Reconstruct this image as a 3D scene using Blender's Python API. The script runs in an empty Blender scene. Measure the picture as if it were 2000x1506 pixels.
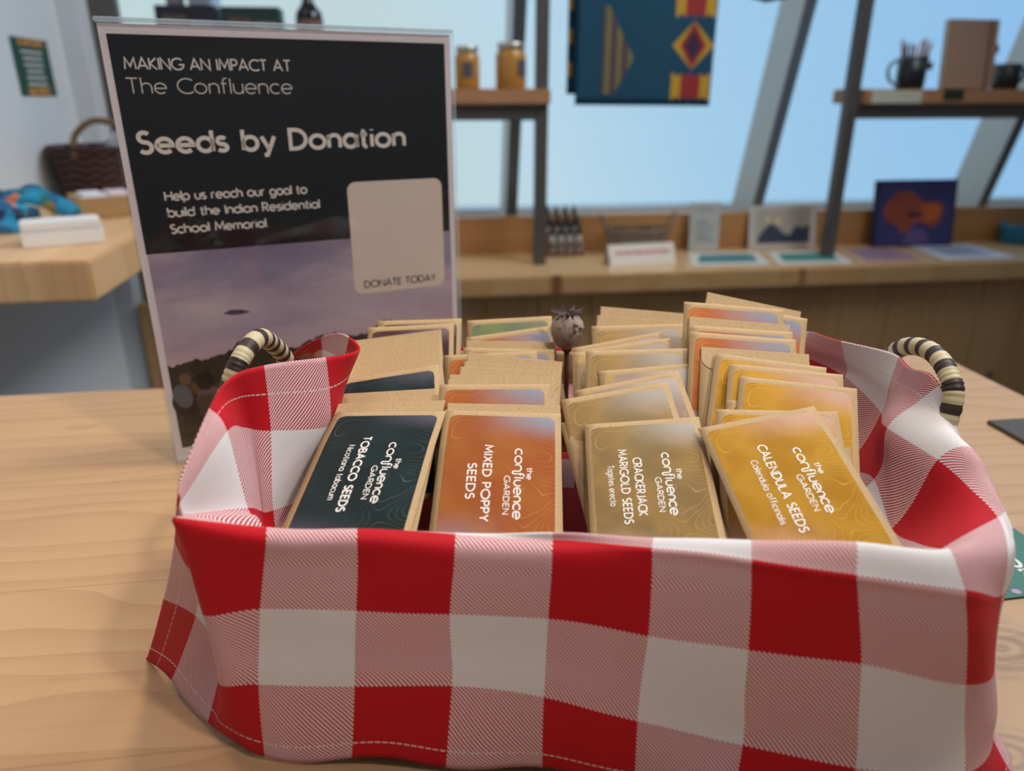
import bpy, bmesh, math, random
from math import sin, cos, pi, radians as R
from mathutils import Vector, Matrix, noise
random.seed(7)
C = bpy.context.scene.collection
S = bpy.context.scene

# ------------------------------------------------------------------ camera, sky, lamps, exposure
PITCH, YAW = R(21.5), R(7.65)
T, H = .93, .2436                       # table height, camera height above the table
FPX = 1440.0
cd = bpy.data.cameras.new('camera'); cam = bpy.data.objects.new('camera', cd); C.objects.link(cam)
cam.location = (0, 0, T + H)
cam.rotation_euler = (pi/2 - PITCH, 0, -YAW)
cd.sensor_width = 36; cd.lens = 36*FPX/2000; cd.clip_start = .01
cd.dof.use_dof = True; cd.dof.focus_distance = .345; cd.dof.aperture_fstop = 6.6
S.camera = cam
S.view_settings.view_transform = 'Standard'; S.view_settings.look = 'None'
S.view_settings.gamma = 1; S.view_settings.use_curve_mapping = False
S.view_settings.exposure = 0.0
S.cycles.use_denoising = True
S.cycles.max_bounces = 8; S.cycles.transparent_max_bounces = 16
S.cycles.sample_clamp_indirect = 6

world = bpy.data.worlds.new('sky'); S.world = world; world.use_nodes = True
wn = world.node_tree; wn.nodes.clear()
def wnode(t): return wn.nodes.new(t)
wo = wnode('ShaderNodeOutputWorld'); wb = wnode('ShaderNodeBackground'); wt = wnode('ShaderNodeTexCoord')
ws = wnode('ShaderNodeSeparateXYZ'); wr = wnode('ShaderNodeValToRGB'); wm = wnode('ShaderNodeMath'); wm.operation = 'MULTIPLY_ADD'
wn.links.new(wt.outputs['Generated'], ws.inputs[0]); wn.links.new(ws.outputs['Z'], wm.inputs[0])
wm.inputs[1].default_value = .35
wn.links.new(ws.outputs['X'], wm.inputs[2]); wn.links.new(wm.outputs[0], wr.inputs[0])
ce = wr.color_ramp.elements
ce[0].position = 0.0; ce[0].color = (.60, .76, .78, 1)
ce[1].position = .75; ce[1].color = (.285, .565, .93, 1)
for p, c in ((.14, (.57, .77, .90, 1)), (.36, (.42, .68, .90, 1))):
    q = ce.new(p); q.color = c
wn.links.new(wr.outputs[0], wb.inputs['Color']); wb.inputs['Strength'].default_value = .92
wn.links.new(wb.outputs[0], wo.inputs[0])

def lamp(name, loc, aim, power, size, col, spread=None):
    d = bpy.data.lights.new(name, 'AREA'); d.energy = power; d.shape = 'DISK'; d.size = size; d.color = col
    if spread: d.spread = spread
    o = bpy.data.objects.new(name, d); C.objects.link(o); o.location = loc
    o.rotation_euler = (Vector(aim) - Vector(loc)).to_track_quat('-Z', 'Y').to_euler(); return o
WARM = (1.0, .72, .45)
lamp('ceiling_lamp', (-.55, 1.05, 2.6), (-.1, .45, T), 2.2, .14, WARM, R(120))
lamp('ceiling_lamp', (.40, .42, 2.6), (.12, .36, T), 3.6, .16, (1.0, .88, .78), R(110))
lamp('fill_panel', (1.6, -.9, 2.45), (.3, .6, T+.1), 2.6, 1.1, (1.0, .92, .86))  # added soft fill from the right front, brightens the poster; no real fixture
lamp('fill_panel', (1.1, 1.0, 2.7), (-.66, 1.4, 1.1), 29, 1.2, (.88, .94, 1.0), R(135))  # added cool fill aimed at the left wall to brighten it; no real fixture
def spot(name, loc, aim, power, deg, blend, col, r=.06):
    d = bpy.data.lights.new(name, 'SPOT'); d.energy = power; d.spot_size = R(deg); d.spot_blend = blend; d.color = col; d.shadow_soft_size = r
    o = bpy.data.objects.new(name, d); C.objects.link(o); o.location = loc
    o.rotation_euler = (Vector(aim) - Vector(loc)).to_track_quat('-Z', 'Y').to_euler(); return o
spot('fill_spot', (.75, -.45, 2.4), (-.04, .50, T+.19), 46, 28, .6, (1.0, .90, .84))  # invented fill spot that lifts the poster and the basket inside

# ------------------------------------------------------------------ coordinates
cy, sy = cos(YAW), sin(YAW)
def W(lat, F, z):                        # metres right of / ahead of the camera, height over the table
    return Vector((lat*cy + F*sy, -lat*sy + F*cy, T + z))
def ray(u, v):
    vv = v - 753.0
    return (u - 1000.0, FPX*cos(PITCH) - vv*sin(PITCH), -(vv*cos(PITCH) + FPX*sin(PITCH)))
def Q(u, v, F):
    r = ray(u, v); k = F/r[1]; return (r[0]*k, F, H + r[2]*k)
def at(u, v, Y):                         # point on the plane Y = const of the room
    r = ray(u, v); d = W(*r) - Vector((0, 0, T)); k = Y/d.y
    return Vector((d.x*k, Y, T + H + r[2]*k))
def on(u, v, z):                         # point on the level z over the table
    r = ray(u, v); k = (z - H)/r[2]; return W(r[0]*k, r[1]*k, z)

# ------------------------------------------------------------------ material helpers
class NT:
    def __init__(s, name):
        s.m = bpy.data.materials.new(name); s.m.use_nodes = True; s.t = s.m.node_tree; s.t.nodes.clear()
        s.o = s.t.nodes.new('ShaderNodeOutputMaterial')
    def n(s, ty, **k):
        x = s.t.nodes.new(ty)
        for a, b in k.items(): setattr(x, a, b)
        return x
    def put(s, sock, v):
        if isinstance(v, bpy.types.NodeSocket): s.t.links.new(v, sock)
        elif v is not None:
            if hasattr(sock.default_value, '__len__') and not hasattr(v, '__len__'): v = (v,)*len(sock.default_value)
            if hasattr(v, '__len__') and len(v) == 3 and len(sock.default_value) == 4: v = (*v, 1)
            sock.default_value = v
    def math(s, op, a, b=None, c=None):
        x = s.n('ShaderNodeMath', operation=op); s.put(x.inputs[0], a); s.put(x.inputs[1], b)
        if c is not None: s.put(x.inputs[2], c)
        return x.outputs[0]
    def mix(s, f, a, b, blend='MIX'):
        x = s.n('ShaderNodeMix', data_type='RGBA', blend_type=blend)
        s.put(x.inputs[0], f); s.put(x.inputs[6], a); s.put(x.inputs[7], b); return x.outputs[2]
    def coord(s, w='Object'): return s.n('ShaderNodeTexCoord').outputs[w]
    def sep(s, v):
        x = s.n('ShaderNodeSeparateXYZ'); s.put(x.inputs[0], v); return x.outputs
    def comb(s, a, b, c=0.0):
        x = s.n('ShaderNodeCombineXYZ'); s.put(x.inputs[0], a); s.put(x.inputs[1], b); s.put(x.inputs[2], c); return x.outputs[0]
    def noise(s, v, scale, detail=3, rough=.5):
        x = s.n('ShaderNodeTexNoise'); s.put(x.inputs['Vector'], v); x.inputs['Scale'].default_value = scale
        x.inputs['Detail'].default_value = detail; x.inputs['Roughness'].default_value = rough; return x.outputs['Fac']
    def ramp(s, f, *st, interp='LINEAR'):
        x = s.n('ShaderNodeValToRGB'); s.put(x.inputs[0], f); e = x.color_ramp.elements; x.color_ramp.interpolation = interp
        e[0].position, e[0].color = st[0][0], (*st[0][1], 1); e[1].position, e[1].color = st[-1][0], (*st[-1][1], 1)
        for p, c in st[1:-1]:
            q = e.new(p); q.color = (*c, 1)
        return x.outputs[0]
    def step(s, v, a, b):                # smooth 0..1 between a and b
        x = s.n('ShaderNodeMapRange', interpolation_type='SMOOTHSTEP'); s.put(x.inputs[0], v); s.put(x.inputs[1], a); s.put(x.inputs[2], b); return x.outputs[0]
    def bump(s, h, strength=.2, dist=.001):
        x = s.n('ShaderNodeBump'); s.put(x.inputs['Height'], h); x.inputs['Strength'].default_value = strength; x.inputs['Distance'].default_value = dist; return x.outputs[0]
    def bsdf(s, col, rough=.6, metal=0.0, normal=None, spec=.5, **k):
        b = s.n('ShaderNodeBsdfPrincipled'); s.put(b.inputs['Base Color'], col); s.put(b.inputs['Roughness'], rough)
        s.put(b.inputs['Metallic'], metal); b.inputs['Specular IOR Level'].default_value = spec
        if normal is not None: s.put(b.inputs['Normal'], normal)
        for a, v in k.items(): s.put(b.inputs[a.replace('_', ' ')], v)
        s.t.links.new(b.outputs[0], s.o.inputs[0]); return s.m
def rgb(r, g, b):                        # sRGB 0..255 -> linear
    return tuple(((x/255)/12.92 if x <= 10 else ((x/255+.055)/1.055)**2.4) for x in (r, g, b))
def plain(name, col, rough=.6, metal=0.0, vary=.06, scale=40, spec=.5):
    n = NT(name); f = n.noise(n.coord(), scale, 2)
    lo = tuple(c*(1-vary) for c in col); hi = tuple(min(1, c*(1+vary)) for c in col)
    return n.bsdf(n.mix(f, lo, hi), rough, metal, spec=spec)
def wood(name, light, dark, along='X', across='Y', board=.09, seam=.4, knots=(), grain=70, rough=.45, tone=.12, kstr=.85):
    n = NT(name); o = n.sep(n.coord()); a, b = o['XYZ'.index(along)], o['XYZ'.index(across)]
    c = o[3-'XYZ'.index(along)-'XYZ'.index(across)]
    bi = n.math('FLOOR', n.math('DIVIDE', b, board)); br = n.math('FRACT', n.math('MULTIPLY', n.math('SINE', n.math('MULTIPLY', bi, 12.9898)), 4375.5))
    kd = None; bb = b
    for (ka, kb, kr) in knots:
        da = n.math('SUBTRACT', a, ka); db = n.math('SUBTRACT', b, kb)
        d = n.math('SQRT', n.math('ADD', n.math('POWER', n.math('MULTIPLY', da, .6), 2), n.math('POWER', db, 2)))
        q = n.math('SUBTRACT', 1, n.step(d, 0.0, kr*2.6))
        bb = n.math('ADD', bb, n.math('MULTIPLY', n.math('MULTIPLY', q, n.math('SIGN', db)), kr*.8))
        core = n.math('SUBTRACT', 1, n.step(n.math('ADD', d, n.math('MULTIPLY', n.noise(n.coord(), 60), kr*.5)), kr*.6, kr*1.5))
        if kstr < .6: core = n.math('MULTIPLY', core, n.math('ADD', .55, n.math('MULTIPLY', n.math('SINE', n.math('MULTIPLY', d, 22/kr)), .4)))
        kd = core if kd is None else n.math('MAXIMUM', kd, core)
    w = n.noise(n.comb(n.math('MULTIPLY', a, 1.6), n.math('MULTIPLY', bb, 6), n.math('ADD', c, n.math('MULTIPLY', br, 9))), 2.2, 2)
    line = n.math('FRACT', n.math('ADD', n.math('MULTIPLY', bb, grain), n.math('ADD', n.math('MULTIPLY', w, 5), n.math('MULTIPLY', br, 3))))
    line = n.math('POWER', line, 2.2)
    fine = n.noise(n.comb(n.math('MULTIPLY', a, 6), n.math('MULTIPLY', bb, 260), c), 1.0, 3)
    f = n.math('ADD', n.math('MULTIPLY', line, .38), n.math('MULTIPLY', fine, .34))
    col = n.mix(f, light, dark)
    col = n.mix(n.math('MULTIPLY', br, tone*3), col, tuple(x*y for x, y in zip(dark, (1.0, .95, .85))))
    if seam:
        e = n.math('ABSOLUTE', n.math('SUBTRACT', n.math('FRACT', n.math('DIVIDE', b, board)), .5))
        col = n.mix(n.math('MULTIPLY', n.step(e, .5-.0012/board, .5), seam), col, tuple(x*.45 for x in dark))
    if kd is not None: col = n.mix(n.math('MULTIPLY', kd, kstr), col, tuple(x*y for x, y in zip(dark, (.33, .2, .14))))
    return n.bsdf(col, rough, normal=n.bump(line, .05))

PINE_L, PINE_D = rgb(226, 188, 140), rgb(190, 143, 92)
M = {}
M['table'] = wood('pine_table', rgb(205, 167, 124), rgb(172, 127, 84), 'X', 'Y', .118, .3, ((.266, .246, .021), (.222, .190, .016), (.33, .07, .012)), 55, .42, kstr=.5)
M['slab_x'] = wood('pine_slab', PINE_L, PINE_D, 'X', 'Y', .07, .3, ((.35, -.14, .010), (1.0, -.145, .009), (.55, -.15, .008)), 60, .2)
M['slab_y'] = wood('pine_slab_side', PINE_L, PINE_D, 'Y', 'Z', .3, 0, ((.12, .0, .006), (.42, .004, .007)), 80)
M['slab_l'] = wood('pine_slab_left', PINE_L, PINE_D, 'Y', 'X', .1, .25, ((-.38, -.02, .009),), 60)
M['plank'] = wood('pine_planks', rgb(196, 154, 106), rgb(154, 112, 70), 'Z', 'X', .14, .7,
                  ((-.45, 1.13, .016), (-.37, 1.46, .018), (-.30, .72, .014), (-.30, .40, .012), (-.44, -.02, .016), (-.30, 1.66, .012), (-.55, .9, .014), (-.50, 1.75, .012)), 50, .55)
M['shelf'] = wood('shelf_board', rgb(190, 140, 100), rgb(155, 105, 70), 'X', 'Z', .2, 0, ((.10, 0.0, .006),), 60)
M['sill'] = wood('sill_board', rgb(205, 150, 95), rgb(170, 118, 68), 'X', 'Z', .4, 0, (), 60)
M['steel'] = plain('brushed_dark_steel', rgb(98, 92, 90), .45, .35)
M['mullion_side'] = plain('aluminium_lit', rgb(196, 202, 208), .5, .1)  # same metal in a lighter colour: window light on the side faces painted in
M['mullion'] = plain('aluminium_shaded', rgb(120, 132, 146), .5, .2)  # darker copy for room-facing fronts, their shade put into the colour
M['white_wall'] = plain('white_paint', rgb(212, 216, 220), .8, 0, .015, 6)
M['floor'] = plain('grey_concrete', rgb(120, 118, 115), .7, 0, .15, 8)
M['white'] = plain('white_card', rgb(228, 226, 224), .6, 0, .02)
M['offwhite'] = plain('cream_card', rgb(226, 216, 200), .6, 0, .02)
M['black'] = plain('black_plastic', rgb(22, 23, 26), .4, 0, .1)
M['ink'] = plain('black_ink', rgb(40, 38, 42), .5, 0, .05)
M['white_ink'] = plain('white_ink', rgb(238, 234, 228), .55, 0, .02)
M['silver'] = plain('silver_lid', rgb(190, 185, 170), .35, .8)
M['darkstone'] = plain('dark_mat', rgb(70, 62, 56), .6, 0, .15, 60)

def glass_panel(name, tint=(.97, .98, .98), ior=1.49, boost=1.0):
    n = NT(name); tr = n.n('ShaderNodeBsdfTransparent'); gl = n.n('ShaderNodeBsdfGlossy'); mx = n.n('ShaderNodeMixShader')
    fr = n.n('ShaderNodeFresnel'); fr.inputs[0].default_value = ior
    n.put(tr.inputs[0], tint); gl.inputs['Roughness'].default_value = .01
    gm = n.n('ShaderNodeNewGeometry'); n.put(mx.inputs[0], n.math('MULTIPLY', n.math('MULTIPLY', fr.outputs[0], boost), n.math('SUBTRACT', 1, gm.outputs['Backfacing']))); n.t.links.new(tr.outputs[0], mx.inputs[1]); n.t.links.new(gl.outputs[0], mx.inputs[2])
    n.t.links.new(mx.outputs[0], n.o.inputs[0]); return n.m
M['acrylic'] = glass_panel('clear_acrylic')
M['pane'] = glass_panel('window_glass', (.96, .98, .985), 1.3)
n = NT('acrylic_edge'); tr = n.n('ShaderNodeBsdfTransparent'); n.put(tr.inputs[0], (.95, .97, .98)); tl = n.n('ShaderNodeBsdfTranslucent'); n.put(tl.inputs[0], (.85, .92, .97))
gl = n.n('ShaderNodeBsdfGlossy'); gl.inputs['Roughness'].default_value = .15; mx_ = n.n('ShaderNodeMixShader'); m2_ = n.n('ShaderNodeMixShader'); mx_.inputs[0].default_value = .3; m2_.inputs[0].default_value = .25
for a_, b_ in ((tr.outputs[0], mx_.inputs[1]), (tl.outputs[0], mx_.inputs[2]), (mx_.outputs[0], m2_.inputs[1]), (gl.outputs[0], m2_.inputs[2]), (m2_.outputs[0], n.o.inputs[0])): n.t.links.new(a_, b_)
M['acrylic_edge'] = n.m

# ------------------------------------------------------------------ mesh helpers
def link(name, me, parent=None):
    o = bpy.data.objects.new(name, me); C.objects.link(o)
    if parent is not None: o.parent = parent
    return o
def make(name, vs, fs, mats, parent=None, smooth=False, mi=None, uv=None):
    me = bpy.data.meshes.new(name); me.from_pydata([tuple(v) for v in vs], [], fs)
    for m in (mats if isinstance(mats, (list, tuple)) else [mats]): me.materials.append(m)
    if mi is not None:
        for p, i in zip(me.polygons, mi): p.material_index = i
    if smooth:
        for p in me.polygons: p.use_smooth = True
    if uv is not None:
        L = me.uv_layers.new(name='UVMap')
        for lp in me.loops: L.data[lp.index].uv = uv[lp.vertex_index]
    me.update(); return link(name, me, parent)
def bm_obj(name, bm, mat, parent=None, smooth=False):
    me = bpy.data.meshes.new(name); bm.to_mesh(me); bm.free()
    for m in (mat if isinstance(mat, (list, tuple)) else [mat]): me.materials.append(m)
    if smooth:
        for p in me.polygons: p.use_smooth = True
    return link(name, me, parent)
def add_box(bm, lo, hi, bev=0.0, seg=2, mtx=None):
    b = bmesh.new(); bmesh.ops.create_cube(b, size=1)
    s = [hi[i]-lo[i] for i in range(3)]; c = [(hi[i]+lo[i])/2 for i in range(3)]
    for v in b.verts: v.co = Vector((v.co.x*s[0]+c[0], v.co.y*s[1]+c[1], v.co.z*s[2]+c[2]))
    if bev: bmesh.ops.bevel(b, geom=b.edges[:], offset=bev, segments=seg, affect='EDGES')
    if mtx is not None: bmesh.ops.transform(b, matrix=mtx, verts=b.verts)
    me = bpy.data.meshes.new('tmp'); b.to_mesh(me); b.free(); bm.from_mesh(me); bpy.data.meshes.remove(me)
def box(name, lo, hi, mat, parent=None, bev=0.0, mtx=None):
    bm = bmesh.new(); add_box(bm, lo, hi, bev, 2, mtx); return bm_obj(name, bm, mat, parent)
def lathe(name, prof, mat, parent=None, seg=32, off=(0, 0, 0)):
    vs, fs = [], []
    for r, z in prof:
        for k in range(seg):
            a = 2*pi*k/seg; vs.append((off[0]+r*cos(a), off[1]+r*sin(a), off[2]+z))
    for i in range(len(prof)-1):
        for k in range(seg):
            q = (k+1) % seg; fs.append((i*seg+k, i*seg+q, (i+1)*seg+q, (i+1)*seg+k))
    fs.append(tuple(range(seg))[::-1]); fs.append(tuple((len(prof)-1)*seg+k for k in range(seg)))
    return make(name, vs, fs, mat, parent, True)
def frames(pts):
    out = []; up = None
    for i, p in enumerate(pts):
        d = (pts[min(i+1, len(pts)-1)] - pts[max(i-1, 0)]).normalized()
        if up is None: up = Vector((0, 0, 1)) if abs(d.z) < .9 else Vector((1, 0, 0))
        s = d.cross(up).normalized(); up = s.cross(d).normalized(); out.append((p, s, up))
    return out
def tube(name, pts, r, mat, parent=None, seg=10, uvlen=False, cap=True):
    pts = [Vector(p) for p in pts]; vs, fs, uv = [], [], []; L = 0
    for i, (p, s, u) in enumerate(frames(pts)):
        if i: L += (pts[i]-pts[i-1]).length
        rr = r(i/(len(pts)-1)) if callable(r) else r
        for k in range(seg):
            a = 2*pi*k/seg; vs.append(p + s*(rr*cos(a)) + u*(rr*sin(a))); uv.append((L, k/seg))
    for i in range(len(pts)-1):
        for k in range(seg):
            q = (k+1) % seg; fs.append((i*seg+k, i*seg+q, (i+1)*seg+q, (i+1)*seg+k))
    if cap: fs.append(tuple(range(seg))[::-1]); fs.append(tuple((len(pts)-1)*seg+k for k in range(seg)))
    return make(name, vs, fs, mat, parent, True, uv=uv)
def crom(p0, p1, p2, p3, t):
    return .5*((2*p1) + (p2-p0)*t + (2*p0-5*p1+4*p2-p3)*t*t + (3*p1-p0-3*p2+p3)*t**3)
def spline(pts, n):
    pts = [Vector(p) for p in pts]; out = []
    for i in range(len(pts)-1):
        a, b, c, d = pts[max(i-1, 0)], pts[i], pts[i+1], pts[min(i+2, len(pts)-1)]
        for k in range(n): out.append(crom(a, b, c, d, k/n))
    out.append(pts[-1]); return out
def thing(name, label, cat, loc=(0, 0, 0), rz=0.0, group=None):
    o = bpy.data.objects.new(name, None); C.objects.link(o); o.location = loc; o.rotation_euler = (0, 0, rz); o.empty_display_size = .02
    return tag(o, label, cat, group)
def tag(o, label, cat, group=None):
    o['label'] = label; o['category'] = cat
    if group: o['group'] = group
    return o
def struct(o): o['kind'] = 'structure'; return o

# ------------------------------------------------------------------ stroke lettering (outline strokes turned into flat ink)
def arc(cx, cy, rx, ry, a0, a1, n=14):
    return [(cx+rx*cos(R(a0+(a1-a0)*i/n)), cy+ry*sin(R(a0+(a1-a0)*i/n))) for i in range(n+1)]
X = .68
def rnd(w=.62): return arc(w/2, X/2, w/2, X/2, 0, 360, 24)
G = {
 ' ': (.3, []), '.': (.06, [[(.03, 0), (.03, .04)]]), 'I': (.04, [[(.02, 0), (.02, 1)]]),
 'A': (.78, [[(0, 0), (.39, 1), (.78, 0)], [(.13, .31), (.65, .31)]]),
 'B': (.52, [[(0, 0), (0, 1), (.25, 1)]+arc(.25, .765, .22, .235, 90, -90)+[(0, .53)], arc(.26, .265, .26, .265, 90, -90)+[(0, 0)], [(.25, .53), (.26, .53)]]),
 'C': (.76, [arc(.5, .5, .5, .5, 48, 312, 22)]),
 'D': (.70, [[(0, 0), (0, 1), (.22, 1)]+arc(.22, .5, .48, .5, 90, -90, 18)+[(0, 0)]]),
 'E': (.46, [[(.46, 1), (0, 1), (0, 0), (.46, 0)], [(0, .52), (.42, .52)]]),
 'F': (.46, [[(.46, 1), (0, 1), (0, 0)], [(0, .52), (.40, .52)]]),
 'G': (.90, [arc(.5, .5, .5, .5, 45, 340, 24)+[(.97, .45), (.58, .45)]]),
 'H': (.68, [[(0, 0), (0, 1)], [(.68, 0), (.68, 1)], [(0, .52), (.68, .52)]]),
 'J': (.30, [[(.3, 1), (.3, .25)]+arc(.08, .22, .22, .22, 0, -100, 10)]),
 'K': (.58, [[(0, 0), (0, 1)], [(.55, 1), (.03, .5), (.58, 0)]]),
 'L': (.44, [[(0, 1), (0, 0), (.44, 0)]]),
 'M': (.88, [[(0, 0), (.09, 1), (.44, .25), (.79, 1), (.88, 0)]]),
 'N': (.70, [[(0, 0), (0, 1), (.70, 0), (.70, 1)]]),
 'O': (1.0, [arc(.5, .5, .5, .5, 0, 360, 30)]),
 'P': (.50, [[(0, 0), (0, 1), (.24, 1)]+arc(.24, .73, .26, .27, 90, -90)+[(0, .46)]]),
 'R': (.54, [[(0, 0), (0, 1), (.24, 1)]+arc(.24, .73, .26, .27, 90, -90)+[(0, .46)], [(.22, .46), (.54, 0)]]),
 'S': (.48, [arc(.24, .76, .22, .24, 40, 270, 14)+arc(.24, .26, .24, .26, 90, -145, 14)]),
 'T': (.60, [[(0, 1), (.6, 1)], [(.3, 1), (.3, 0)]]),
 'U': (.64, [[(0, 1), (0, .32)]+arc(.32, .32, .32, .32, 180, 360, 16)+[(.64, 1)]]),
 'V': (.72, [[(0, 1), (.36, 0), (.72, 1)]]), 'X': (.60, [[(0, 0), (.58, 1)], [(.02, 1), (.6, 0)]]),
 'Y': (.62, [[(0, 1), (.31, .48), (.62, 1)], [(.31, .48), (.31, 0)]]),
 'a': (.60, [rnd(.6), [(.6, X), (.6, 0)]]), 'b': (.60, [rnd(.6), [(0, 1.05), (0, 0)]]), 'c': (.52, [arc(.32, X/2, .32, X/2, 50, 310, 18)]),
 'd': (.60, [rnd(.6), [(.6, 1.05), (.6, 0)]]), 'e': (.62, [[(0, X*.5), (.62, X*.5)]+arc(.31, X/2, .31, X/2, 2, 315, 22)]),
 'f': (.34, [arc(.28, .85, .16, .2, 70, 180, 8)+[(.12, 0)], [(0, X), (.3, X)]]),
 'g': (.60, [rnd(.6), [(.6, X), (.6, -.06)]+arc(.3, -.06, .3, .26, 0, -150, 12)]),
 'h': (.52, [[(0, 0), (0, 1.05)], [(0, .4)]+arc(.26, .42, .26, .26, 180, 0, 12)+[(.52, 0)]]),
 'i': (.04, [[(.02, 0), (.02, X)], [(.02, .9), (.02, .95)]]), 'l': (.04, [[(.02, 0), (.02, 1.05)]]),
 'm': (.84, [[(0, 0), (0, X)], [(0, .42)]+arc(.21, .46, .21, .22, 180, 0, 10)+[(.42, 0)], [(.42, .42)]+arc(.63, .46, .21, .22, 180, 0, 10)+[(.84, 0)]]),
 'n': (.52, [[(0, 0), (0, X)], [(0, .4)]+arc(.26, .42, .26, .26, 180, 0, 12)+[(.52, 0)]]),
 'o': (.66, [rnd(.66)]), 'p': (.60, [rnd(.6), [(0, X), (0, -.3)]]),
 'r': (.32, [[(0, 0), (0, X)], [(0, .38)]+arc(.24, .42, .24, .26, 180, 75, 8)]),
 's': (.40, [arc(.2, X*.75, .18, X*.25, 35, 270, 12)+arc(.2, X*.25, .2, X*.25, 90, -145, 12)]),
 't': (.32, [[(.13, .95), (.13, .15)]+arc(.27, .15, .14, .15, 180, 280, 6), [(0, X), (.3, X)]]),
 'u': (.52, [[(0, X), (0, .26)]+arc(.26, .26, .26, .26, 180, 360, 12), [(.52, X), (.52, 0)]]),
 'y': (.56, [[(0, X), (.28, .02)], [(.56, X), (.2, -.28), (.06, -.3)]]),
}
# the linked "confluence" wordmark: the n drops below the line and swings up into a tall f
LOGO = (4.95, [arc(.32, .34, .32, .34, 55, 305, 18), [(x+.66, y) for x, y in rnd(.68)],
  [(1.48, 0), (1.48, .42)]+arc(1.76, .42, .28, .26, 180, 0, 12)+[(2.04, -.02)]+arc(2.16, -.02, .12, .2, 180, 360, 10)+[(2.28, .75)]+arc(2.42, .78, .14, .22, 180, 60, 8),
  [(2.18, .62), (2.42, .62)], [(2.62, 0), (2.62, .98)],
  [(2.84, X), (2.84, .26)]+arc(3.08, .26, .24, .26, 180, 360, 12)+[(3.32, X)],
  [(x+3.48, y) for x, y in G['e'][1][0]],
  [(4.24, 0), (4.24, .42)]+arc(4.46, .42, .22, .26, 180, 0, 12)+[(4.68, 0)],
  [(x+4.82, y) for x, y in G['c'][1][0]], [(x+5.46, y) for x, y in G['e'][1][0]]])
def ribbon(pts, w):
    closed = (abs(pts[0][0]-pts[-1][0]) + abs(pts[0][1]-pts[-1][1])) < 1e-6
    P = [Vector((x, y)) for x, y in pts]
    P = [p for i, p in enumerate(P) if i == 0 or (p-P[i-1]).length > 1e-5]
    vs, fs = [], []
    nP = len(P)
    for i, p in enumerate(P):
        if closed: a, b = P[i-1] if i else P[-2], P[i+1] if i < nP-1 else P[1]
        else: a, b = P[max(i-1, 0)], P[min(i+1, nP-1)]
        d0 = (p-a).normalized() if (p-a).length > 1e-9 else (b-p).normalized()
        d1 = (b-p).normalized() if (b-p).length > 1e-9 else d0
        t = d0+d1
        t = t.normalized() if t.length > 1e-6 else d1
        m = Vector((-t.y, t.x)); k = w/2/max(.45, m.dot(Vector((-d1.y, d1.x))))
        vs += [p+m*k, p-m*k]
    for i in range(nP-1): fs.append((2*i, 2*i+1, 2*i+3, 2*i+2))
    return vs, fs
def text2d(s, x0, base, cap, wt, x1=None, track=.16, glyphs=None):
    """flat ink for a line of lettering: 2-D vertices and faces; fitted to x1 when given"""
    st, x = [], 0.0
    if glyphs: st, x = glyphs[1], 6.08
    else:
        for ch in s:
            w, g = G[ch]; st += [[(px+x, py) for px, py in q] for q in g]; x += w+track
        x -= track
    w = wt/cap; sx = cap*(1-w); k = sx if x1 is None else (x1-x0-wt)/x
    vs, fs = [], []
    for q in st:
        v, f = ribbon([(x0+wt/2+px*k, base+wt/2+py*sx) for px, py in q], wt)
        o = len(vs); vs += v; fs += [tuple(i+o for i in t) for t in f]
    return vs, fs

# ------------------------------------------------------------------ room shell
ZC = T-.173                                                   # far counter top
def win_y(z): return 2.16 - .307*(z-(T-.072))                 # leaning window line
X0, X1, Y0, ZT = -.72, 3.3, -2.4, 2.75
struct(box('floor', (X0-.1, Y0-.1, -.1), (X1+.1, 2.6, 0), M['floor']))
struct(box('ceiling', (X0-.1, Y0-.1, ZT), (X1+.1, win_y(ZT)+.16, ZT+.1), M['white_wall']))
def side_wall(name, xa, xb):
    pr = [(Y0, 0), (2.5, 0), (2.5, T-.072), (win_y(T-.072)+.15, T-.072), (win_y(ZT)+.15, ZT), (Y0, ZT)]
    vs = [(xa, y, z) for y, z in pr]+[(xb, y, z) for y, z in pr]; k = len(pr)
    fs = [tuple(range(k)), tuple(range(k, 2*k))[::-1]]+[(i, (i+1) % k+0, (i+1) % k+k, i+k) for i in range(k)]
    return struct(make(name, vs, fs, M['white_wall']))
side_wall('wall_left', X0-.1, X0); side_wall('wall_right', X1, X1+.1)
struct(box('wall_back', (X0-.1, Y0-.1, 0), (X1+.1, Y0, ZT), M['white_wall']))
struct(box('wall_front', (X0, 2.4, 0), (X1, 2.5, T-.1), M['white_wall']))
struct(box('trim_1', (X0, 2.0865, T-.14), (X1, 2.5, T-.1125), M['sill'], bev=.002))      # window sill board
struct(box('baseboard_back', (-.45, 2.0605, ZC-.03), (X1, 2.0855, T-.072), M['sill'], bev=.002))
struct(box('trim_9', (X0, 1.84, 0), (-.677, 1.985, 1.40), M['white_wall']))  # added pilaster covering the shelf post's shadow band on the left wall
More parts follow.
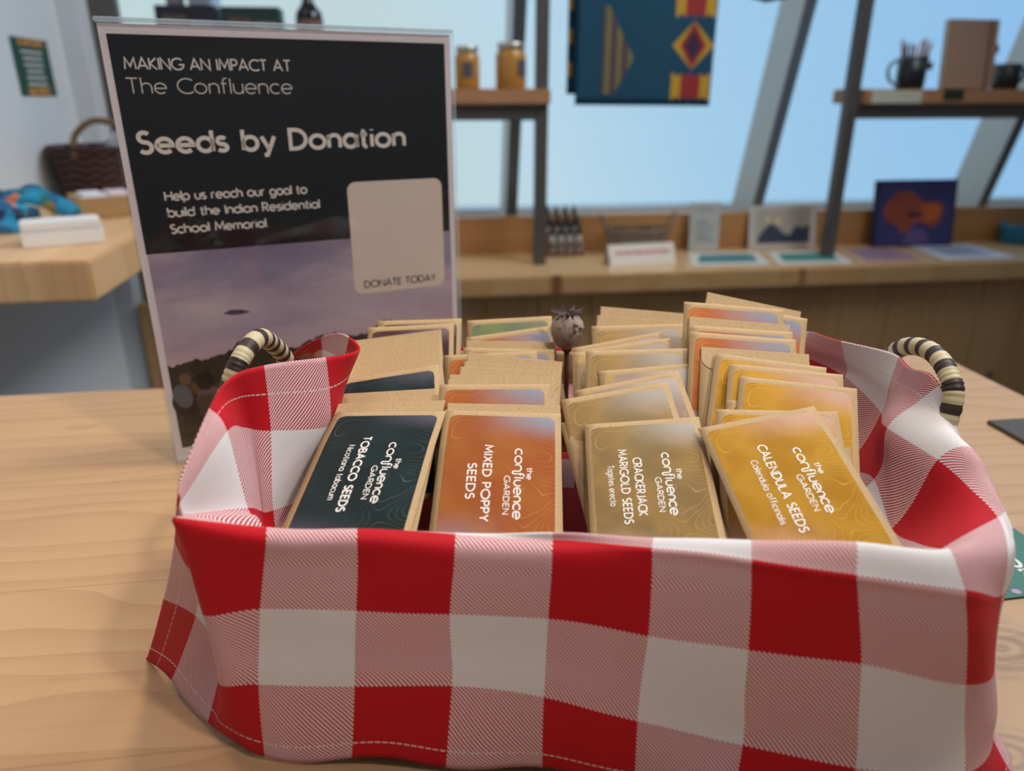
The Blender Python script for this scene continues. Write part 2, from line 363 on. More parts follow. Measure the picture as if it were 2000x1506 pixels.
# leaning glazing: bays between mullions
mx = [-1.215+.752*k for k in range(7)]
mx = [x for x in mx if x > X0]
edges = [X0]+mx+[X1]
z0, z1 = T-.112, ZT
for k in range(len(edges)-1):
    a, b = edges[k], edges[k+1]; d = .145
    w = struct(make('window_%d' % (k+1), [(a, win_y(z0)+d, z0), (b, win_y(z0)+d, z0), (b, win_y(z1)+d, z1), (a, win_y(z1)+d, z1)], [(0, 1, 2, 3)], M['pane']))
    fb = bmesh.new()
    add_box(fb, (a, win_y(z0)+.125, z0), (b, win_y(z0)+.15, z0+.006), .001)
    bm_obj('window_frame', fb, M['mullion_side'], w)
for k, x in enumerate(mx):
    hw = .0165; vs = []
    for (dy, xx) in ((0, -hw), (0, hw), (.145, hw), (.145, -hw)):
        vs += [(x+xx, win_y(z0)+dy, z0), (x+xx, win_y(z1)+dy, z1)]
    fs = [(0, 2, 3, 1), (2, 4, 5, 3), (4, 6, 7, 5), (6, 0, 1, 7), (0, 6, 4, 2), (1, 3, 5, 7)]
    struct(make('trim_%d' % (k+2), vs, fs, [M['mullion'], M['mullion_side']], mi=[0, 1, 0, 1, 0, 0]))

# ------------------------------------------------------------------ far counter and its wall panel
fc = thing('display_counter', 'long pine counter slab below the windows at the back', 'counter', (0, 1.91, ZC))
box('counter_top', (-.45, -.14, -.049), (X1, .15, 0), M['slab_x'], fc, .004)
pp = thing('plank_panel', 'wall panel of vertical knotty pine planks below the back counter', 'panel', (0, 1.82, ZC-.05))
bm = bmesh.new(); x = -.665
while x < X1-.05:
    add_box(bm, (x, 0, -ZC+.05), (min(x+.1385, X1), .022, -.0005), .002, 1); x += .14
o = bm_obj('planks', bm, M['plank'], pp)
o.location = (0, 0, 0)

# ------------------------------------------------------------------ left counter
lc = thing('wall_counter', 'thick pine counter slab fixed to the left wall with its end facing forward', 'counter', (-.57, 1.40, T+.0455))
box('counter_top', (-.1499, -.395, -.054), (.155, .36, 0), [M['slab_l']], lc, .003)

# ------------------------------------------------------------------ sales table
tb = thing('table', 'large pale pine table in the foreground under the basket', 'table', (0, 0, T))
def slab(bm):
    add_box(bm, (-.70, -.42, -.04), (.522, .65, 0), .0025)
bm = bmesh.new(); slab(bm); bm_obj('table_top', bm, M['table'], tb)
for x, y in ((-.62, -.34), (.42, -.34), (-.62, .56), (.42, .56)):
    box('leg', (x-.035, y-.035, -T), (x+.035, y+.035, -.0402), M['table'], tb, .003)

# ------------------------------------------------------------------ sign holder and poster
sx0, sx1 = Vector((-.237, .465)), Vector((-.0404, .56))
p0 = W(sx0.x, sx0.y, 0); p1 = W(sx1.x, sx1.y, 0)
ang = math.atan2(p1.y-p0.y, p1.x-p0.x)
PW = .2165
sh = thing('sign_holder', 'clear acrylic upright sign holder standing on the table behind the basket', 'sign holder', p0, ang)
# local: x along the sheet, y away from the viewer, z up
def panel(name, y0, y1, z0, z1, par):
    b = bmesh.new(); add_box(b, (-.0008, y0, z0), (PW+.0012, y1, z1))
    for f in b.faces: f.material_index = 0 if abs(f.normal.y) > .5 else 1
    return bm_obj(name, b, [M['acrylic'], M['acrylic_edge']], par)
panel('front_panel', -.0028, -.0008, .0025, .2827, sh)
panel('back_panel', .0012, .0032, .0025, .2827, sh)
b = bmesh.new(); add_box(b, (-.0008, -.0030, .2828), (PW+.0012, .0034, .2852), .0007)
bm_obj('top_fold', b, M['acrylic_edge'], sh)
b = bmesh.new(); add_box(b, (-.0008, -.028, .0), (PW+.0012, .034, .0022), .0006)
bm_obj('base', b, M['acrylic'], sh)
po = thing('poster', 'seed donation poster with dark top and dusk photo in the acrylic sign holder', 'poster', p0, ang)
def page_obj(name, polys, mat, lift, par, uvs=False):
    vs, fs = [], []
    for v, f in polys:
        o = len(vs); vs += [(q[0]/1000, -lift/1000, q[1]/1000) for q in v]; fs += [tuple(i+o for i in t) for t in f]
    return make(name, vs, fs, mat, par)
def rrect(x0, y0, x1, y1, r, n=6):
    p = []
    for cx, cy_, a in ((x1-r, y1-r, 0), (x0+r, y1-r, 90), (x0+r, y0+r, 180), (x1-r, y0+r, 270)):
        p += [(cx+r*cos(R(a+90*i/n)), cy_+r*sin(R(a+90*i/n))) for i in range(n+1)]
    return p, [tuple(range(len(p)))]
M['page'] = plain('poster_paper', rgb(232, 222, 228), .6, 0, .02)
M['poster_dark'] = plain('poster_navy', rgb(11, 16, 24), .5, 0, .1)
n = NT('poster_dusk_sky'); o = n.sep(n.coord()); zz = o[2]
cl = n.noise(n.comb(n.math('MULTIPLY', o[0], 9), n.math('MULTIPLY', zz, 26)), 1.0, 5, .55)
base = n.ramp(n.math('DIVIDE', zz, .15), (.5, rgb(196, 168, 182)), (.62, rgb(178, 160, 182)), (.74, rgb(180, 164, 182)), (.86, rgb(146, 138, 164)), (1.0, rgb(136, 124, 152)))
col = n.mix(n.step(cl, .42, .75), base, rgb(212, 192, 202))
col = n.mix(n.math('MULTIPLY', n.step(cl, .47, .28), .6), col, rgb(122, 116, 146))
M['dusk'] = n.bsdf(col, .5)
n = NT('poster_trees'); f = n.noise(n.coord(), 160, 4)
M['ptree'] = n.bsdf(n.ramp(f, (.3, rgb(30, 30, 30)), (.6, rgb(62, 58, 46)), (.75, rgb(88, 78, 58))), .5)
page_obj('paper', [rrect(.8, 3, 215.6, 282, .5)], M['page'], .0, po)
page_obj('dark_field', [([(4.7, 149), (211.5, 149), (211.5, 276.5), (4.7, 276.5)], [(0, 1, 2, 3)])], M['poster_dark'], .06, po)
page_obj('photo', [([(5.2, 12.3), (211.8, 12.3), (211.8, 149.2), (5.2, 149.2)], [(0, 1, 2, 3)])], M['dusk'], .06, po)
tp = [(5.2, 12.3), (211.8, 12.3)]
top = []
for i in range(0, 104):
    x = 5.2+206.6*i/103
    env = 74+8*math.exp(-((x-54)/10)**2)+6*math.exp(-((x-112)/12)**2)+9*math.exp(-((x-160)/14)**2)+4*x/212
    top.append((x, env+4.2*noise.noise(Vector((x*.19, 3.3, 0)))+2.2*noise.noise(Vector((x*.8, 1.3, 0)))))
tv = [(x, 12.3) for x, y in top]+top; k = len(top)
page_obj('tree_line', [(tv, [(i, i+1, k+i+1, k+i) for i in range(k-1)])], M['ptree'], .1, po)
def blob(cx, cy_, rx, ry, n_=20, a=0): 
    return [(cx+rx*cos(t)*cos(a)-ry*sin(t)*sin(a), cy_+rx*cos(t)*sin(a)+ry*sin(t)*cos(a)) for t in [2*pi*i/n_ for i in range(n_)]], [tuple(range(n_))]
PC = {'shirt': rgb(96, 100, 110), 'skin': rgb(112, 80, 64), 'hair': rgb(28, 22, 24), 'pink': rgb(112, 86, 90), 'pack': rgb(74, 62, 52), 'gold': rgb(100, 76, 36), 'low': rgb(36, 32, 32)}
PM = {k_: plain('photo_'+k_, v, .5, 0, .12, 300) for k_, v in PC.items()}
page_obj('seated_people', [blob(12, 46, 8, 10), blob(18, 34, 9, 7), blob(30, 30, 9, 12)], PM['low'], .14, po)
page_obj('grey_shirt', [blob(11.5, 50.5, 6, 9, a=.2)], PM['shirt'], .18, po)
page_obj('bald_head', [blob(14.6, 62.5, 3.8, 4.6)], PM['skin'], .2, po)
page_obj('gold_shirt', [blob(21, 55, 3.6, 4.6)], PM['gold'], .16, po)
page_obj('pink_shirt', [blob(28.5, 45.5, 8.5, 9.5)], PM['pink'], .18, po)
page_obj('rucksack', [rrect(20.5, 33, 31, 49.5, 3)], PM['pack'], .22, po)
page_obj('dark_hair', [blob(27, 59.5, 6.2, 7)], PM['hair'], .24, po)
page_obj('cloud_streak', [([(45, 105.4), (50, 107.4), (57, 106.8), (63, 104.6), (57, 103.4), (50, 103.6)], [tuple(range(6))])], plain('photo_cloud', rgb(78, 70, 98), .5), .1, po)
page_obj('dark_green_strip', [([(112, 149.3), (211.5, 149.3), (211.5, 163), (165, 158), (135, 153.5)], [(0, 1, 2, 3, 4)])], plain('photo_hill', rgb(34, 38, 34), .5, 0, .3, 200), .1, po)  # dark green strip along the foot of the dark field
page_obj('code_card', [rrect(136.4, 108.2, 206, 187.6, 6)], plain('poster_card', rgb(226, 210, 198), .55, 0, .02), .14, po)
ink = plain('poster_lettering', rgb(232, 224, 216), .55, 0, .02)
page_obj('lettering', [text2d('MAKING AN IMPACT AT', 11, 257.4, 7.0, .85, 106.8), text2d('The Confluence', 10.4, 244.2, 9.0, .62, 106.3),
                       text2d('Seeds by Donation', 10.4, 209.5, 14.2, 2.5, 180.5, .2), text2d('Help us reach our goal to', 20.7, 181.3, 6.3, 1.05, 109.4),
                       text2d('build the Indian Residential', 20.9, 171.2, 6.3, 1.05, 117), text2d('School Memorial.', 20.9, 160.8, 6.3, 1.05, 81.8)], ink, .2, po)
page_obj('card_lettering', [text2d('DONATE TODAY', 143.5, 112.2, 5.6, .8, 199)], M['ink'], .2, po)

# ------------------------------------------------------------------ gingham cloth over the basket
SC = [-1.9, -1, 0, .5, 1, 2, 3, 4, 5, 6, 7, 8, 9, 9.5, 10]
def P(a, b, c): return ('p', a, b, c)
def mid(F, z, F7=None, z7=None):         # hidden floor of the lining, columns 2..6
    return [P(-.052+.0343*k, F+((F7 or F)-F)*k/5, z) for k in range(5)]
NET = [
 (.1, [(285, 1290, .2705), (339, 1341, .2535), (408, 1414, .232), (438, 1447, .2245), (519, 1485, .2155), (690, 1490, .2125), (872, 1498, .2105), (1058, 1516, .208), (1240, 1532, .2005), P(.075, .187, .004), P(.112, .179, .004), P(.152, .179, .004), P(.186, .203, .004), P(.193, .232, .004), P(.193, .262, .006)]),
 (1, [(322, 1168, .262), (383, 1203, .245), P(-.1165, .237, .031), (430, 1336, .2185), (505, 1336, .2165), (694, 1341, .2145), (881, 1336, .2145), (1063, 1362, .210), (1246, 1408, .204), (1449, 1454, .197), (1669, 1498, .190), (1882, 1511, .191), (1938, 1440, .211), P(.190, .236, .014), P(.19, .266, .014)]),
 (1.5, [(334, 1108, .253), (385, 1160, .241), P(-.1165, .236, .048), (416, 1268, .2185), (507, 1262, .218), (695, 1266, .2165), (881, 1267, .2165), (1067, 1286, .2125), (1255, 1322, .2065), (1456, 1359, .200), (1676, 1397, .1945), (1885, 1420, .195), (1944, 1385, .211), P(.187, .236, .034), P(.189, .268, .034)]),
 (2, [(342, 1050, .245), (372, 1110, .237), P(-.1155, .235, .066), (400, 1200, .2195), (510, 1188, .2185), (696, 1191, .2175), (881, 1199, .217), (1072, 1209, .2140), (1264, 1239, .2085), (1464, 1266, .2015), (1681, 1298, .197), (1886, 1338, .197), (1941, 1300, .211), P(.186, .236, .055), P(.189, .268, .052)]),
 (2.55, [(345, 1005, .235), (358, 1055, .2325), P(-.115, .2325, .085), (374, 1100, .2225), (515, 1106, .2205), (697, 1108, .2195), (886, 1115, .2185), (1077, 1125, .2155), (1268, 1146, .2105), (1468, 1169, .204), (1677, 1200, .1985), (1885, 1236, .198), (1947, 1225, .2115), P(.185, .235, .072), P(.188, .266, .066)]),
 (2.85, [(346, 976, .2285), (352, 1004, .229), (354, 1022, .2285), (356, 1036, .2235), (519, 1060, .2206), (697, 1060, .2206), (888, 1070, .2204), (1078, 1079, .2175), (1270, 1091, .2125), (1469, 1117, .2062), (1675, 1146, .200), (1883, 1178, .199), (1953, 1180, .2118), P(.185, .2335, .081), P(.187, .263, .075)]),
 (3, [(346, 965, .226), (350, 985, .2265), (354, 1005, .2275), (352, 1016, .2255), (520, 1035, .2262), (698, 1037, .2262), (889, 1046, .2262), (1079, 1055, .2228), (1270, 1068, .2140), (1470, 1093, .2070), (1673, 1122, .2005), (1882, 1152, .1995), (1956, 1160, .212), P(.185, .232, .085), P(.187, .262, .078)]),
 (3.4, [(354, 920, .2325), (368, 955, .233), (384, 1003, .2345), (396, 1013, .2305), P(-.0885, .231, .092), P(-.0558, .231, .091), P(-.0209, .231, .091), (1078, 1053, .2245), (1271, 1058, .2205), (1466, 1063, .215), (1668, 1064, .209), (1856, 1079, .2065), (1965, 1080, .2155), (1972, 1055, .224), P(.189, .245, .078)]),
 (4, [(407, 798, .255), (441, 842, .253), (482, 993, .25), (505, 1019, .243), P(-.088, .238, .070), P(-.053, .2345, .066), P(-.019, .234, .064), P(.0145, .233, .063), P(.048, .229, .063), P(.082, .223, .063), P(.115, .2195, .064), (1836, 1074, .2195), (1950, 1014, .234), (1962, 1006, .238), P(.194, .248, .080)]),
 (4.45, [(450, 738, .270), (476, 835, .276), (508, 998, .272), P(-.102, .26, .072), P(-.09, .255, .060)]+mid(.25, .054, .24)+[P(.118, .235, .055), (1790, 1062, .247), (1895, 955, .255), (1937, 945, .256), P(.197, .262, .085)]),
 (5, [(512, 714, .285), (529, 841, .285), (535, 996, .278), P(-.1, .272, .066), P(-.088, .267, .056)]+mid(.268, .050, .258)+[P(.12, .255, .05), (1744, 1034, .272), (1830, 900, .275), (1900, 880, .271), P(.199, .276, .085)]),
 (6, [(634, 695, .315), (646, 830, .315), P(-.091, .315, .066), P(-.09, .312, .056), P(-.083, .31, .05)]+mid(.31, .046, .30)+[P(.125, .29, .05), (1707, 939, .30), (1736, 835, .31), (1795, 785, .31), (1836, 752, .305)]),
 (6.65, [(700, 682, .335), (668, 775, .337), P(-.089, .335, .07), P(-.088, .335, .058), P(-.08, .335, .05)]+mid(.335, .045)+[P(.128, .318, .05), P(.168, .320, .072), (1724, 815, .327), (1752, 760, .327), (1776, 717, .324)]),
 (7.15, [(668, 654, .362), P(-.089, .362, .115), P(-.092, .36, .08), P(-.09, .36, .06), P(-.08, .36, .05)]+mid(.36, .045)+[P(.13, .345, .05), P(.17, .34, .07), (1714, 800, .338), (1726, 745, .339), (1741, 691, .341)]),
 (8, [(630, 660, .385), P(-.105, .388, .112), P(-.105, .385, .08), P(-.098, .385, .06), P(-.085, .385, .05)]+mid(.385, .045)+[P(.13, .38, .05), P(.165, .375, .075), (1650, 735, .372), (1647, 698, .371), (1644, 666, .37)]),
 (8.9, [(572, 694, .40), P(-.118, .415, .10), P(-.11, .42, .08), P(-.1, .42, .06), P(-.085, .425, .05)]+mid(.43, .048)+[P(.13, .42, .055), P(.158, .41, .08), (1583, 702, .405), (1578, 674, .402), (1589, 649, .40)]),
 (9.4, [P(-.122, .43, .09), P(-.115, .44, .095), P(-.105, .45, .085), P(-.095, .455, .08), P(-.08, .458, .075)]+mid(.462, .068)+[P(.125, .455, .075), P(.15, .445, .085), P(.163, .43, .098), P(.166, .425, .107), P(.170, .418, .112)]),
 (10.2, [P(-.124, .44, .085), P(-.116, .45, .097), P(-.105, .462, .094), P(-.095, .466, .090), P(-.08, .468, .087)]+mid(.47, .086)+[P(.125, .466, .088), P(.15, .458, .094), P(.166, .445, .1), P(.17, .44, .105), P(.174, .435, .108)]),
]
def resolve(p):
    return W(*p[1:]) if p[0] == 'p' else W(*Q(*p))
grid = [[resolve(p) for p in row] for _, row in NET]; TC = [t for t, _ in NET]
SUB = 9
def dense(vals, n):
    out = []
    for i in range(len(vals)-1):
        a, b, c, d = vals[max(i-1, 0)], vals[i], vals[i+1], vals[min(i+2, len(vals)-1)]
        for k in range(n): out.append(crom(a, b, c, d, k/n))
    return out+[vals[-1]]
def lin(vals, n):
    out = []
    for i in range(len(vals)-1): out += [vals[i]+(vals[i+1]-vals[i])*k/n for k in range(n)]
    return out+[vals[-1]]
rows = [dense(r, SUB) for r in grid]; ss = lin(SC, SUB); tt = lin(TC, SUB)
cols = [dense([r[j] for r in rows], SUB) for j in range(len(ss))]
nS, nT = len(ss), len(tt); vs, uv = [], []
for j in range(nS):
    for i in range(nT):
        p = cols[j][i].copy()
        q = Vector((ss[j]*.9, tt[i]*.9, 0))
        p += Vector((noise.noise(q), noise.noise(q+Vector((7, 3, 1))), noise.noise(q+Vector((2, 9, 5)))))*.0011
        p.z += .0045*.5*(1-cos(2*pi*(ss[j]-1.45)/1.7))*max(0, 1-tt[i]/.9)
        if p.z < T+.0012: p.z = T+.0012
        vs.append(p); uv.append((ss[j], tt[i]))
fs = [(j*nT+i, (j+1)*nT+i, (j+1)*nT+i+1, j*nT+i+1) for j in range(nS-1) for i in range(nT-1)]
n = NT('red_white_gingham'); u_ = n.sep(n.coord('UV')); s_, t_ = u_[0], u_[1]
NTH = 84.0
cu = n.math('FLOORED_MODULO', n.math('FLOOR', s_), 2); cv = n.math('FLOORED_MODULO', n.math('FLOOR', t_), 2)
fu, fv = n.math('MULTIPLY', s_, NTH), n.math('MULTIPLY', t_, NTH)
iu, iv = n.math('FLOOR', fu), n.math('FLOOR', fv)
tw = n.math('LESS_THAN', n.math('FLOORED_MODULO', n.math('ADD', iu, iv), 4), 1.5)
sel = n.math('ADD', n.math('MULTIPLY', tw, cu), n.math('MULTIPLY', n.math('SUBTRACT', 1, tw), cv))
red, wht = rgb(196, 14, 30), rgb(234, 230, 230)
col = n.mix(sel, red, wht)
hs = n.math('MULTIPLY', n.math('SINE', n.math('MULTIPLY', fu, 2*pi)), n.math('SINE', n.math('MULTIPLY', fv, 2*pi)))
# hem seam: dashed white thread a little inside each edge
def seam(coord, along, at_):
    d = n.math('ABSOLUTE', n.math('SUBTRACT', coord, at_)); L_ = n.math('LESS_THAN', d, .008)
    return n.math('MULTIPLY', L_, n.math('LESS_THAN', n.math('FRACT', n.math('MULTIPLY', along, 13.0)), .74))
sm = n.math('MAXIMUM', n.math('MAXIMUM', seam(s_, t_, -1.45), seam(s_, t_, 9.62)), seam(t_, s_, .34))
col = n.mix(sm, col, rgb(226, 210, 200))
M['gingham'] = n.bsdf(col, .62, normal=n.bump(n.math('ADD', n.math('MULTIPLY', hs, .35), n.math('MULTIPLY', tw, .6)), .35, .0004), spec=.2, Sheen_Weight=.04)
cloth = make('gingham_cloth', vs, fs, M['gingham'], None, True, uv=uv)
md = cloth.modifiers.new('thickness', 'SOLIDIFY'); md.thickness = .0009; md.offset = 0
tag(cloth, 'red and white checked cloth lining the basket and hanging over its front', 'cloth')

# ------------------------------------------------------------------ basket with coiled handles
bk = thing('basket', 'low basket under the checked cloth with two dark and cream coiled handles', 'basket', W(.035, .345, 0))
BO = W(.035, .345, 0)
def rounded(corners, r, n_=8):
    out = []; k = len(corners); V = [Vector(c) for c in corners]
    for i in range(k):
        p, a, b = V[i], V[i-1], V[(i+1) % k]
        da, db = (a-p).normalized(), (b-p).normalized()
        for j in range(n_+1):
            t = j/n_; q0, q2 = p+da*r, p+db*r
            out.append((1-t)**2*q0+2*t*(1-t)*p+t*t*q2)
    return out
foot = rounded([(-.113, .228), (.184, .2085), (.188, .462), (-.112, .462)], .042)
cen = Vector((.035, .345)); vs, fs = [], []; NR = 15; zt = .086
k = len(foot)
for side in (0, 1):
    for i in range(NR*3+1):
        z = .0015+(zt-.0015)*i/(NR*3); rr = .0012*abs(sin(pi*i/3+.5))
        for p in foot:
            d = (p-cen); q = cen+d*(.955+.045*z/zt)
            nrm = d.normalized(); q = q-nrm*(.003 if side else 0)+nrm*(rr if not side else -rr)
            vs.append(W(q.x, q.y, z)-BO)
off = (NR*3+1)*k
for side in (0, 1):
    for i in range(NR*3):
        for j in range(k):
            a = side*off+i*k+j; b_ = side*off+i*k+(j+1) % k
            fs.append((a, b_, b_+k, a+k) if not side else (a, a+k, b_+k, b_))
for j in range(k): 
    a = NR*3*k+j; b_ = NR*3*k+(j+1) % k; fs.append((a, b_, off+b_, off+a))
fs.append(tuple(off+j for j in range(k)))
n = NT('coiled_grass'); f = n.noise(n.coord(), 300, 2)
M['coil'] = n.bsdf(n.mix(f, rgb(190, 165, 120), rgb(140, 112, 72)), .8)
make('woven_body', vs, fs, M['coil'], bk, True)
n = NT('striped_wrap'); L_ = n.sep(n.coord('UV'))[0]
st = n.math('FRACT', n.math('DIVIDE', L_, .0098))
fine = n.noise(n.comb(n.math('MULTIPLY', L_, 2500), 0.0), 1.0, 1)
cl_ = n.mix(n.math('LESS_THAN', st, .46), n.mix(fine, rgb(226, 214, 176), rgb(178, 160, 118)), n.mix(fine, rgb(26, 18, 20), rgb(72, 52, 44)))
M['wrap'] = n.bsdf(cl_, .5, normal=n.bump(fine, .5, .0004))
def handle(pts):
    c = [W(*Q(*p))-BO for p in pts]; path = spline(c, 22); acc = [0]
    for i in range(1, len(path)): acc.append(acc[-1]+(path[i]-path[i-1]).length)
    tot = acc[-1]
    return tube('handle', path, lambda t: .0041+.0004*abs(sin(pi*t*tot/.0034)), M['wrap'], bk, 16)
handle([(425, 840, .300), (452, 745, .302), (474, 695, .308), (505, 661, .322), (532, 672, .342), (560, 705, .362), (590, 770, .372)])
handle([(1842, 850, .296), (1862, 775, .300), (1853, 732, .307), (1828, 694, .320), (1793, 677, .336), (1755, 683, .352), (1728, 720, .366), (1705, 790, .372)])

# ------------------------------------------------------------------ seed packets
n = NT('kraft_paper'); f = n.noise(n.coord(), 900, 3); f2 = n.noise(n.coord(), 2600, 1)
kc = n.mix(f, rgb(178, 148, 104), rgb(200, 170, 126)); kc = n.mix(n.step(f2, .62, .72), kc, rgb(150, 120, 82))
M['kraft'] = n.bsdf(kc, .75, normal=n.bump(f, .08, .0003))
def label_mat(name, base, alt, end, lines, foil, la=.55, ends=(.30, .12)):
    """printed foil label; UV x = across (0 left .. 1 right), y = up (0 foot .. 1 head)"""
    n = NT(name); q = n.sep(n.coord('UV')); a, b = q[0], q[1]
    w = n.noise(n.comb(n.math('MULTIPLY', a, 1.0), n.math('MULTIPLY', b, 1.5)), 2.6, 2)
    c = n.mix(n.step(w, .38, .62), base, alt)
    e1 = n.step(n.math('ADD', b, n.math('MULTIPLY', w, .12)), ends[0], .0)
    e1 = n.math('MULTIPLY', e1, n.step(a, .75, .05))
    e2 = n.math('MULTIPLY', n.step(n.math('SUBTRACT', b, n.math('MULTIPLY', w, .06)), 1-ends[1]*1.6, 1.0), n.step(a, .15, 1.0))
    e = n.math('MAXIMUM', e1, e2); c = n.mix(e, c, end)
    h = n.noise(n.comb(n.math('MULTIPLY', a, 1.2), n.math('MULTIPLY', b, 1.7), 4.2), 1.5, 1, .3)
    fr = n.math('ABSOLUTE', n.math('SUBTRACT', n.math('FRACT', n.math('MULTIPLY', h, 24)), .5))
    mask = n.math('MAXIMUM', n.step(n.math('ADD', a, n.math('MULTIPLY', n.math('SUBTRACT', .5, b), .5)), .62, .9), n.step(n.math('SUBTRACT', b, a), .55, .8))
    ln = n.math('MULTIPLY', n.math('MULTIPLY', n.step(fr, .034, .012), mask), la)
    c = n.mix(ln, c, lines)
    gr = n.noise(n.comb(n.math('MULTIPLY', a, 47), n.math('MULTIPLY', b, 73)), 6.0, 3, .7)
    met = n.math('MULTIPLY', n.math('SUBTRACT', 1, e), foil)
    return n.bsdf(c, n.math('ADD', .38 if foil > .3 else .5, n.math('MULTIPLY', e, .2)), met, normal=n.bump(gr, .8, .0003), spec=.3)
LM = {
 'green': label_mat('label_dark_green', rgb(14, 34, 35), rgb(20, 44, 45), rgb(92, 90, 104), rgb(130, 150, 135), .15),
 'copper': label_mat('label_copper', rgb(172, 94, 48), rgb(178, 106, 52), rgb(150, 160, 178), rgb(232, 176, 110), .8, .6, (.42, .16)),
 'tan': label_mat('label_bronze', rgb(164, 130, 76), rgb(146, 118, 74), rgb(190, 182, 172), rgb(232, 205, 140), .75, .6, (.3, .2)),
 'gold': label_mat('label_gold', rgb(198, 146, 46), rgb(184, 130, 34), rgb(220, 178, 160), rgb(246, 214, 130), .75, .5, (.4, .16)),
 'mauve': label_mat('label_mauve', rgb(168, 142, 128), rgb(190, 156, 90), rgb(200, 190, 184), rgb(230, 205, 150), .45, .6, (.3, .2)),
 'maroon': label_mat('label_maroon', rgb(72, 38, 42), rgb(86, 50, 52), rgb(140, 122, 118), rgb(180, 150, 140), .2),
 'sage': label_mat('label_sage', rgb(122, 132, 84), rgb(98, 118, 84), rgb(140, 140, 120), rgb(190, 190, 130), .4),
}
PWD, PLN = .052, .079
LW, LH, LTOP = .0466, .0725, .0032
def bulge(x, y, bend):
    d = .0009*(1-min(1, (2*x/PWD)**2))*(1-min(1, (2*y/PLN-1)**2))
    if bend and y > PLN*.70:
        q = y-PLN*.70; d -= math.tan(bend)*q*q/(q+.004)
    return d
_env = {}
def env_mesh(bend):
    if bend in _env: return _env[bend]
    nx, ny = 10, 40; vs, fs = [], []
    for side in (1, -1):
        for j in range(ny+1):
            for i in range(nx+1):
                x = -PWD/2+PWD*i/nx; y = PLN*j/ny
                b0 = bulge(x, y, bend); flat = b0 if side > 0 else b0-2*bulge(x, y, 0)*.7
                vs.append((x, y, flat+side*.00022))
    N_ = (nx+1)*(ny+1)
    for j in range(ny):
        for i in range(nx):
            a = j*(nx+1)+i; fs.append((a, a+1, a+nx+2, a+nx+1)); fs.append((N_+a, N_+a+nx+1, N_+a+nx+2, N_+a+1))
    ring = [i for i in range(nx+1)]+[j*(nx+1)+nx for j in range(1, ny+1)]+[ny*(nx+1)+i for i in range(nx-1, -1, -1)]+[j*(nx+1) for j in range(ny-1, 0, -1)]
    for a, b_ in zip(ring, ring[1:]+ring[:1]): fs.append((a, N_+a, N_+b_, b_))
    me = bpy.data.meshes.new('envelope'); me.from_pydata(vs, [], fs); me.materials.append(M['kraft'])
    for p in me.polygons: p.use_smooth = abs(p.normal.z) > .5
    _env[bend] = me; return me
_lab = {}
def label_mesh(kind, lines, bend, text=None):
    key = (kind, str(lines), str(text), bend)
    if key in _lab: return _lab[key]
    YY = [0, .012, .03, .06]+[.1+.8*k/20 for k in range(21)]+[.94, .97, .988, 1]
    nx, ny = 10, len(YY)-1; vs, fs, uv, mi = [], [], [], []
    x0, y0 = -LW/2, PLN-LTOP-LH; r = .0032
    for j in range(ny+1):
        for i in range(nx+1):
            # grid pulled in at the corners so the outline is a rounded rectangle
            fy = YY[j]; y = y0+LH*fy; dy = min(fy, 1-fy)*LH
            ins = r-math.sqrt(max(0, r*r-(r-dy)**2)) if dy < r else 0
            fx = i/nx; x = x0+ins+(LW-2*ins)*fx
            vs.append((x, y, bulge(x, y, bend)+.00034)); uv.append(((x-x0)/LW, fy))
    for j in range(ny):
        for i in range(nx):
            a = j*(nx+1)+i; fs.append((a, a+1, a+nx+2, a+nx+1)); mi.append(0)
    if lines == 'ink':
        cm = (PLN-LTOP-LH/2); vs, fs, uv, mi = [], [], [], []
        def put(v2, f2):
            o = len(vs)
            for q in v2:
                x, y = q[1]/1000, cm-q[0]/1000
                vs.append((x, y, bulge(x, y, bend)+.00046)); uv.append((.5, .5))
            for t in f2: fs.append(tuple(i+o for i in t)); mi.append(1)
        put(*text2d('', -17, 6.2, 4.55, .62, 17, glyphs=LOGO)); put(*text2d('the', -7.5, 11.4, 2.7, .42, -1.6, .2)); put(*text2d('GARDEN', -3.2, 2.2, 2.7, .4, 15, .22))
        for (s, a, b_, base, cap, wt) in text: put(*text2d(s, a, base, cap, wt, b_, .22))
    me = bpy.data.meshes.new('lettering' if lines else 'label'); me.from_pydata(vs, [], fs); me.materials.append(LM[kind]); me.materials.append(M['white_ink'])
    L = me.uv_layers.new(name='UVMap')
    for lp in me.loops: L.data[lp.index].uv = uv[lp.vertex_index]
    for p, i in zip(me.polygons, mi): p.material_index = i
    _lab[key] = me; return me
def flap_mesh():
    if 'flap' in _env: return _env['flap']
    h = PWD/2-.0004; r = .007; pr = [(-h, PLN-.0003)]
    pr += [(-h+r-r*cos(R(a)), PLN-.0135-r*sin(R(a))+r) for a in range(0, 91, 15)]+[(h-r+r*cos(R(a)), PLN-.0135-r*sin(R(a))+r) for a in range(90, -1, -15)]+[(h, PLN-.0003)]
    vs = [(x, y, .00030+.0002*(PLN-y)/.0135) for x, y in pr]+[(x, y, .00055+.0002*(PLN-y)/.0135) for x, y in pr]; k = len(pr)
    me = bpy.data.meshes.new('flap'); me.from_pydata(vs, [], [tuple(range(k)), tuple(range(k, 2*k))[::-1]]+[(i, (i+1) % k, (i+1) % k+k, i+k) for i in range(k)])
    me.materials.append(M['kraft']); _env['flap'] = me; return me
